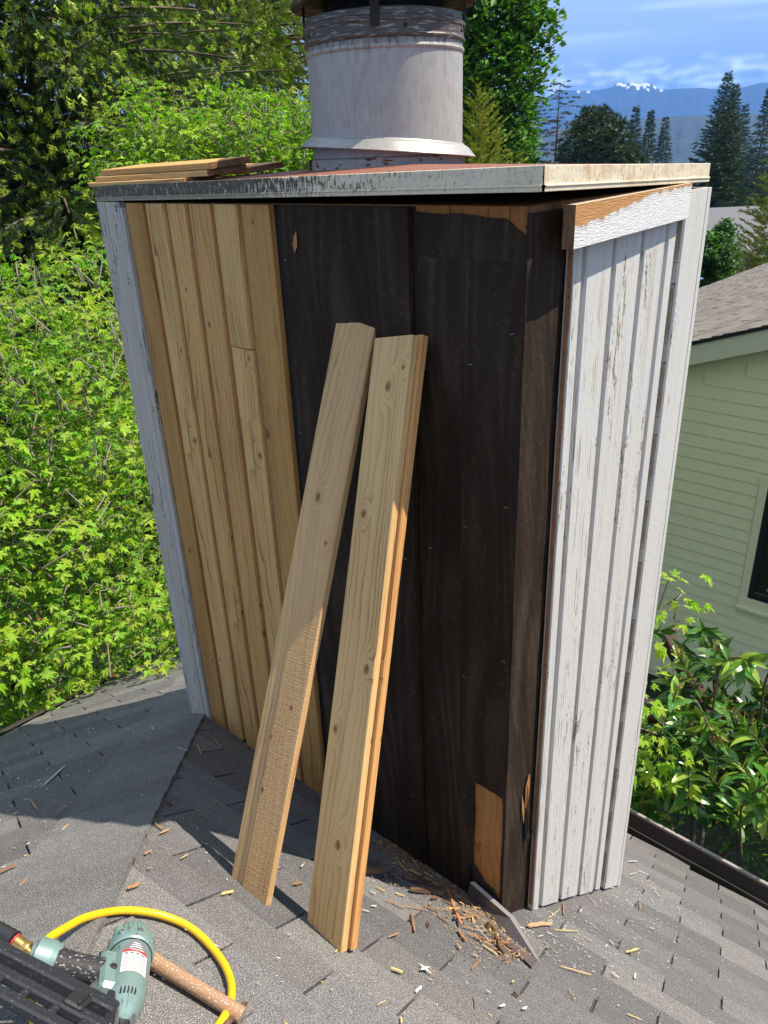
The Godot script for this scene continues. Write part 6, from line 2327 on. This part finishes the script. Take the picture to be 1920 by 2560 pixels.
func laurel(label: String, foot: Vector3, shoots: Array, singles: int) -> void:
	# shoots: tips of leafy stems
	var t := thing("laurel_shrub", label, "shrub", "laurel shrubs")
	var leaves := []
	var racemes := []
	var rtint := []
	for k in 5:
		stem(t, "trunk", [foot + Vector3(rf(-0.4, 0.4), 0, rf(-0.3, 0.3)), foot + Vector3(rf(-0.7, 0.7), 2.0, rf(-0.3, 0.3)), foot + Vector3(rf(-0.9, 0.9), 3.3, rf(-0.4, 0.4))], 0.04, 0.015, mat.bark)
	for s in shoots:
		var tip: Vector3 = s
		var mid := tip + Vector3(rf(-0.3, 0.3), rf(-0.3, -0.05), rf(-0.35, 0.1))
		stem(t, "stem", [mid + Vector3(rf(-0.1, 0.1), -0.45, rf(-0.2, 0.0)), mid, tip], 0.009, 0.004, mat.bark, 5)
		var d := (tip - mid).normalized()
		var young := rng.randf() < 0.45
		for i in 19:
			var f := i / 18.0
			var p := tip - d * (0.30 * (1.0 - f))
			var a := i * 2.4 + rf(-0.3, 0.3)
			var b := facing(d)
			var out := (b.x * cos(a) + b.z * sin(a)) * lerpf(1.0, 0.45, f) + d * lerpf(0.25, 0.9, f) + Vector3.DOWN * 0.4 + Vector3(rf(-0.3, 0.3), rf(-0.3, 0.3), rf(-0.3, 0.3))
			var x := out.normalized()
			var y := (d - x * d.dot(x)).normalized()
			var bs := Basis(x, y, x.cross(y)) * Basis(Vector3(1, 0, 0), rf(-0.5, 0.5))
			var sz := rf(0.11, 0.165) * (0.55 if f > 0.85 else 1.0)
			var j := rf(0.75, 1.25)
			var col := Color(0.055 * j, 0.14 * j, 0.02 * j) if not (young and f > 0.68) else Color(0.22 * j, 0.32 * j, 0.035)
			leaves.append([Transform3D(bs.scaled(Vector3.ONE * sz), p), col])
		if rng.randf() < 0.4:
			for q in rng.randi_range(2, 4):
				var rd := (d + Vector3(rf(-0.8, 0.8), rf(0.0, 0.6), rf(-0.8, 0.8))).normalized()
				for i in 9:
					racemes.append(Transform3D(Basis(Vector3(rf(-1, 1), rf(-1, 1), 0.3).normalized(), rf(0, TAU)).scaled(Vector3.ONE * rf(0.008, 0.013)), tip + rd * (0.015 + i * 0.009) + Vector3(rf(-1, 1), rf(-1, 1), rf(-1, 1)) * 0.006))
					rtint.append(Color(rf(0.16, 0.28), rf(0.08, 0.13), 0.04))
	place_leaves(t, [lance_leaf()], mat.glossy, mat.laurel_leaf, leaves, singles)
	if racemes.size() > 0:
		stuff_copies(t, "dry_flowers", leaf_bunch(4, 5), mat.chip, racemes, rtint)


func build_plants() -> void:
	var bright := [0.31, 0.46, 0.045]
	# vine maples left of the roof
	vine_maple("bright green vine maple crowding the left roof edge", [Vector3(-3.5, -5.2, -0.6), Vector3(-3.9, -5.2, 0.3)], [[Vector3(-3.5, -0.3, -0.5), Vector3(0.85, 1.1, 1.15), 260], [Vector3(-4.2, 0.7, -0.6), Vector3(1.0, 0.95, 1.25), 270], [Vector3(-3.3, -1.4, 0.5), Vector3(0.8, 0.9, 1.0), 150], [Vector3(-4.2, -1.6, -1.2), Vector3(1.2, 1.3, 1.4), 200], [Vector3(-3.5, 0.1, 0.6), Vector3(0.8, 0.9, 0.7), 140]], 0.078, 290, bright, 1.8)
	vine_maple("vine maple with pale bark stems behind the nearest maple", [Vector3(-4.9, -5.2, -1.9), Vector3(-5.6, -5.2, -0.2)], [[Vector3(-5.2, 0.2, -1.9), Vector3(1.2, 1.5, 1.3), 260], [Vector3(-5.6, 0.7, 0.2), Vector3(1.2, 0.9, 1.2), 180], [Vector3(-5.4, -2.0, -0.5), Vector3(1.6, 1.6, 1.8), 130]], 0.080, 120, [0.29, 0.43, 0.045], 1.6)
	vine_maple("vine maple rising above the chimney cap left of the flue", [Vector3(-6.4, -5.2, -4.2), Vector3(-6.0, -5.2, -5.0)], [[Vector3(-6.25, 2.0, -3.35), Vector3(0.6, 0.75, 0.75), 190], [Vector3(-6.1, 2.05, -4.3), Vector3(0.7, 0.75, 0.8), 210], [Vector3(-5.9, 2.0, -5.2), Vector3(0.7, 0.85, 0.75), 210], [Vector3(-6.1, 1.1, -4.2), Vector3(1.0, 0.8, 1.6), 150]], 0.080, 200, [0.32, 0.47, 0.045], 1.6)
	# conifers behind them
	var needles := sprig(22, 0.30, 0.25, 3)
	var tuft := sprig(14, 0.55, 0.1, 4)
	var dark := [0.085, 0.125, 0.05]
	conifer("spruce_tree", "dark spruce with yellow-green new tips at the upper left", "spruces at the upper left", Vector3(-10.6, -5.3, -4.6), 17.0, 4.6, {"size": 0.30, "gap": 0.30, "per": 14, "mesh": needles, "tip_mesh": tuft, "color": dark, "tip": [0.40, 0.48, 0.05], "fresh": 1.0, "bare": 0.03, "from": 0.06, "low": -0.05, "high": 0.5, "sag": 0.16, "hang": 0.95, "step": 0.42, "lateral": 0.75, "shape": 0.5, "stout": 0.012, "toward": Vector2(0.8, 0.6)})
	conifer("spruce_tree", "nearer dark spruce standing at the left picture edge", "spruces at the upper left", Vector3(-10.9, -5.3, -0.2), 16.0, 4.2, {"size": 0.30, "gap": 0.32, "per": 14, "mesh": needles, "tip_mesh": tuft, "color": dark, "tip": [0.40, 0.48, 0.05], "fresh": 1.0, "bare": 0.03, "from": 0.06, "low": -0.1, "high": 0.5, "sag": 0.18, "hang": 1.0, "step": 0.42, "lateral": 0.75, "shape": 0.5, "stout": 0.012, "toward": Vector2(1.0, 0.0)})
	conifer("hemlock_tree", "pale green drooping hemlock left of the flue pipe", "", Vector3(-12.2, -5.6, -9.6), 18.0, 4.2, {"size": 0.46, "gap": 0.36, "per": 13, "bare": 0.03, "mesh": sprig(20, 0.26, 0.5, 6), "tip_mesh": tuft, "color": [0.27, 0.32, 0.06], "tip": [0.34, 0.42, 0.05], "fresh": 0.7, "from": 0.08, "low": 0.05, "high": 0.5, "sag": 0.3, "hang": 1.5, "step": 0.36, "lateral": 0.9, "shape": 0.5, "toward": Vector2(0.7, 0.7)})
	conifer("dark_fir", "dark fir filling the gap behind the maples", "", Vector3(-13.5, -5.8, -4.0), 15.0, 4.5, {"size": 0.6, "gap": 0.42, "per": 13, "bare": 0.03, "mesh": needles, "color": [0.04, 0.065, 0.03], "from": 0.05, "low": -0.1, "high": 0.4, "hang": 0.8, "step": 0.4, "lateral": 1.1, "shape": 0.45, "toward": Vector2(0.9, 0.4)})
	conifer("dark_fir", "dark fir standing farthest back behind the drooping hemlock", "", Vector3(-17.5, -6.2, -11.5), 21.0, 5.5, {"size": 0.7, "gap": 0.5, "per": 13, "bare": 0.03, "mesh": needles, "color": [0.085, 0.12, 0.045], "from": 0.05, "low": -0.1, "high": 0.4, "hang": 0.8, "step": 0.45, "lateral": 1.2, "shape": 0.45, "toward": Vector2(0.8, 0.6)})
	conifer("dark_fir", "dark fir behind the spruce at the far left", "", Vector3(-16.0, -6.2, 0.5), 19.0, 5.0, {"size": 0.7, "gap": 0.5, "per": 13, "bare": 0.03, "mesh": needles, "color": [0.05, 0.08, 0.035], "from": 0.05, "low": -0.1, "high": 0.4, "hang": 0.8, "step": 0.45, "lateral": 1.2, "shape": 0.45, "toward": Vector2(1.0, 0.0)})
	# right of the flue
	var fan := spray(7, 8)
	conifer("golden_cedar", "yellow-green cedar right of the flue pipe", "", Vector3(-7.75, -5.8, -11.2), 8.95, 3.3, {"size": 0.20, "gap": 0.11, "per": 13, "mesh": fan, "color": [0.32, 0.34, 0.035], "from": 0.3, "low": 0.35, "high": 0.9, "sag": 0.12, "hang": 0.2, "perk": 0.6, "step": 0.2, "shape": 0.8, "stout": 0.008, "bark": true, "toward": Vector2(0.6, 0.8)})
	conifer("golden_cedar", "shorter yellow-green cedar half hidden by the flue collar", "", Vector3(-8.5, -5.8, -10.7), 8.3, 2.9, {"size": 0.20, "gap": 0.12, "per": 12, "mesh": fan, "color": [0.30, 0.33, 0.035], "from": 0.3, "low": 0.35, "high": 0.9, "sag": 0.12, "hang": 0.2, "perk": 0.6, "step": 0.22, "shape": 0.75, "stout": 0.008, "toward": Vector2(0.6, 0.8)})
	var bunch := leaf_bunch(9, 2)
	broadleaf("broadleaf_tree", "tall dark broadleaf tree with black trunks right of the flue", "", Vector3(-14.0, -6.5, -20.2), [[Vector3(-14.3, 4.6, -20.0), Vector3(1.7, 3.6, 1.7), 1100], [Vector3(-13.3, 5.0, -20.9), Vector3(1.1, 2.6, 1.2), 520], [Vector3(-13.5, 2.4, -20.0), Vector3(1.3, 1.5, 1.3), 420], [Vector3(-15.0, 7.5, -20.0), Vector3(2.0, 2.5, 1.6), 500]], 0.22, bunch, [0.13, 0.25, 0.035], 6)
	broadleaf("broadleaf_tree", "bright green small tree beside the thin bare pine", "", Vector3(-17.8, -7.0, -27.8), [[Vector3(-17.8, 2.0, -27.7), Vector3(1.0, 1.2, 1.0), 460], [Vector3(-18.0, 0.7, -27.5), Vector3(1.0, 1.2, 1.0), 340]], 0.22, bunch, [0.10, 0.24, 0.03], 3)
	# the far row
	var far := spray(6, 9)
	var pines := "conifers along the far slope"
	conifer("thin_pine", "thin sparse pine with a flat tufted top against the mountains", pines, Vector3(-33.6, -10.2, -58.2), 17.0, 2.9, {"size": 1.0, "gap": 0.42, "per": 7, "mesh": far, "color": [0.055, 0.062, 0.03], "from": 0.42, "low": 0.05, "high": 0.35, "sag": 0.2, "hang": 0.1, "step": 0.34, "shape": 0.28, "ragged": 0.8, "bare": 0.25, "stout": 0.014})
	broadleaf("round_pine", "round dark pine with candle tips beside the thin pine", pines, Vector3(-28.0, -10.0, -54.6), [[Vector3(-28.2, 1.6, -54.8), Vector3(3.0, 2.6, 2.8), 1500], [Vector3(-28.6, 3.2, -55.2), Vector3(1.7, 1.5, 1.7), 600], [Vector3(-26.6, 0.4, -55.0), Vector3(2.2, 1.8, 2.0), 600]], 0.34, tuft_ball(), [0.05, 0.075, 0.035], 2)
	var sp := [[Vector3(-34.0, -11.5, -73.6), 16.9, 3.0, "narrow blue-green spruce nearest the round pine"], [Vector3(-35.5, -11.8, -79.9), 17.2, 3.0, "middle one of the three narrow far spruces"], [Vector3(-36.5, -12.0, -86.0), 16.9, 3.4, "third narrow spruce, left of the tall dark cedar"], [Vector3(-30.6, -12.2, -92.0), 18.0, 3.6, "dark spruce right of the tall twin-topped cedar"], [Vector3(-25.4, -11.5, -81.6), 17.8, 4.0, "spruce cut by the right picture edge"]]
	for e in sp:
		conifer("far_spruce", e[3], pines, e[0], e[1], e[2], {"size": 0.75, "gap": 0.3, "per": 16, "bare": 0.0, "mesh": far, "color": [0.055, 0.088, 0.055], "from": 0.12, "low": -0.3, "high": 0.35, "sag": 0.1, "hang": 0.4, "step": 0.34, "shape": 1.0, "bark": false})
	conifer("tall_cedar", "tall dark cedar with twin tops, highest tree at right", pines, Vector3(-23.6, -10.8, -66.0), 17.6, 5.0, {"size": 0.6, "gap": 0.2, "per": 18, "bare": 0.0, "mesh": far, "color": [0.06, 0.088, 0.042], "from": 0.08, "low": 0.2, "high": 0.8, "sag": 0.2, "hang": 0.4, "step": 0.34, "shape": 0.85, "bark": false})
	conifer("tall_cedar", "lower right-hand leader of the twin-topped dark cedar", pines, Vector3(-22.7, -10.8, -66.4), 16.9, 3.2, {"size": 0.6, "gap": 0.22, "per": 16, "bare": 0.0, "mesh": far, "color": [0.06, 0.088, 0.042], "from": 0.2, "low": 0.2, "high": 0.8, "sag": 0.2, "hang": 0.4, "step": 0.34, "shape": 0.85, "bark": false})
	for e in [[Vector3(-38.0, -11.0, -62.0), 11.5, 4.0, "low dark fir left of the thin pine's foot"], [Vector3(-31.0, -11.0, -66.0), 11.0, 4.5, "low fir between round pine and narrow spruces"], [Vector3(-27.6, -11.0, -68.0), 11.0, 4.5, "low fir at the left foot of the tall cedar"], [Vector3(-20.4, -11.0, -72.0), 12.0, 4.5, "low fir behind the golden shrub at right"]]:
		conifer("low_fir", e[3], pines, e[0], e[1], e[2], {"size": 0.7, "gap": 0.3, "per": 14, "bare": 0.0, "mesh": far, "color": [0.05, 0.078, 0.038], "from": 0.1, "low": 0.0, "high": 0.6, "sag": 0.1, "hang": 0.3, "step": 0.4, "shape": 0.5, "bark": false})
	conifer("golden_cedar", "olive-gold cedar at the right edge above the grey roof", "", Vector3(-8.9, -7.0, -32.6), 9.3, 2.5, {"size": 0.36, "gap": 0.22, "per": 13, "mesh": fan, "color": [0.24, 0.24, 0.04], "from": 0.25, "low": 0.3, "high": 0.9, "sag": 0.12, "hang": 0.2, "perk": 0.5, "step": 0.3, "shape": 0.6, "bark": false})
	# shrubs between the houses
	broadleaf("leafy_shrub", "rounded green shrub between grey roof and brown shingle roof", "", Vector3(-9.3, -6.2, -27.2), [[Vector3(-9.3, -1.9, -27.4), Vector3(0.9, 1.1, 0.9), 700], [Vector3(-9.2, -0.95, -28.0), Vector3(0.35, 0.5, 0.35), 120], [Vector3(-9.9, -2.3, -26.8), Vector3(0.6, 0.8, 0.6), 260]], 0.15, bunch, [0.075, 0.17, 0.03], 3)
	conifer("arborvitae", "yellow-green arborvitae in the hedge beside the shrub", "hedge behind the brown roof", Vector3(-8.75, -6.3, -28.8), 5.0, 0.8, {"size": 0.22, "gap": 0.12, "per": 9, "mesh": fan, "color": [0.16, 0.21, 0.03], "from": 0.1, "low": 0.6, "high": 1.1, "sag": 0.0, "hang": 0.1, "perk": 0.8, "step": 0.3, "shape": 0.35, "bark": false})
	conifer("arborvitae", "arborvitae at the far right end of the hedge", "hedge behind the brown roof", Vector3(-8.2, -6.3, -30.0), 4.9, 0.8, {"size": 0.22, "gap": 0.12, "per": 9, "mesh": fan, "color": [0.15, 0.20, 0.03], "from": 0.1, "low": 0.6, "high": 1.1, "sag": 0.0, "hang": 0.1, "perk": 0.8, "step": 0.3, "shape": 0.35, "bark": false})
	# right of the chimney: laurel and a few maple branches
	var shoots := []
	for k in 190:
		var lx := rf(-0.75, 1.6)
		var lz := rf(-3.3, -2.0)
		shoots.append(Vector3(lx, rf(-2.0, -1.15) + 0.55 * smoothstep(-0.5, 0.9, lx) + 0.25 * smoothstep(-2.1, -2.9, lz), lz))
	for p in [Vector3(0.0, -0.46, -2.35), Vector3(0.12, -0.38, -2.5), Vector3(0.3, -0.35, -2.4), Vector3(-0.32, -0.75, -2.25), Vector3(0.45, -0.9, -2.0), Vector3(0.25, -1.0, -1.98), Vector3(0.05, -0.9, -2.1)]:
		shoots.append(p)
	laurel("glossy laurel shrub with brown flower remains beyond the gutter", Vector3(0.3, -5.2, -2.9), shoots, 290)
	vine_maple("vine maple branches reaching past the chimney's right corner", [Vector3(-0.75, -5.2, -2.3)], [[Vector3(-0.46, -0.03, -2.08), Vector3(0.16, 0.12, 0.16), 4], [Vector3(-0.52, -0.55, -2.05), Vector3(0.10, 0.2, 0.14), 4], [Vector3(-0.44, -1.15, -2.1), Vector3(0.16, 0.4, 0.2), 14]], 0.085, 150, [0.12, 0.27, 0.03])


func tuft_ball() -> ArrayMesh:
	var r := RandomNumberGenerator.new()
	r.seed = 12
	var mb := MB.new()
	for i in 16:
		var d := Vector3(r.randf_range(-1, 1), r.randf_range(-0.2, 1.3), r.randf_range(-1, 1)).normalized()
		var w := d.cross(Vector3(0.2, 0.3, 1)).normalized() * 0.09
		mb.tri(-w, w, d * r.randf_range(0.8, 1.2), Vector3(0, 0, 1))
	return mb.done()
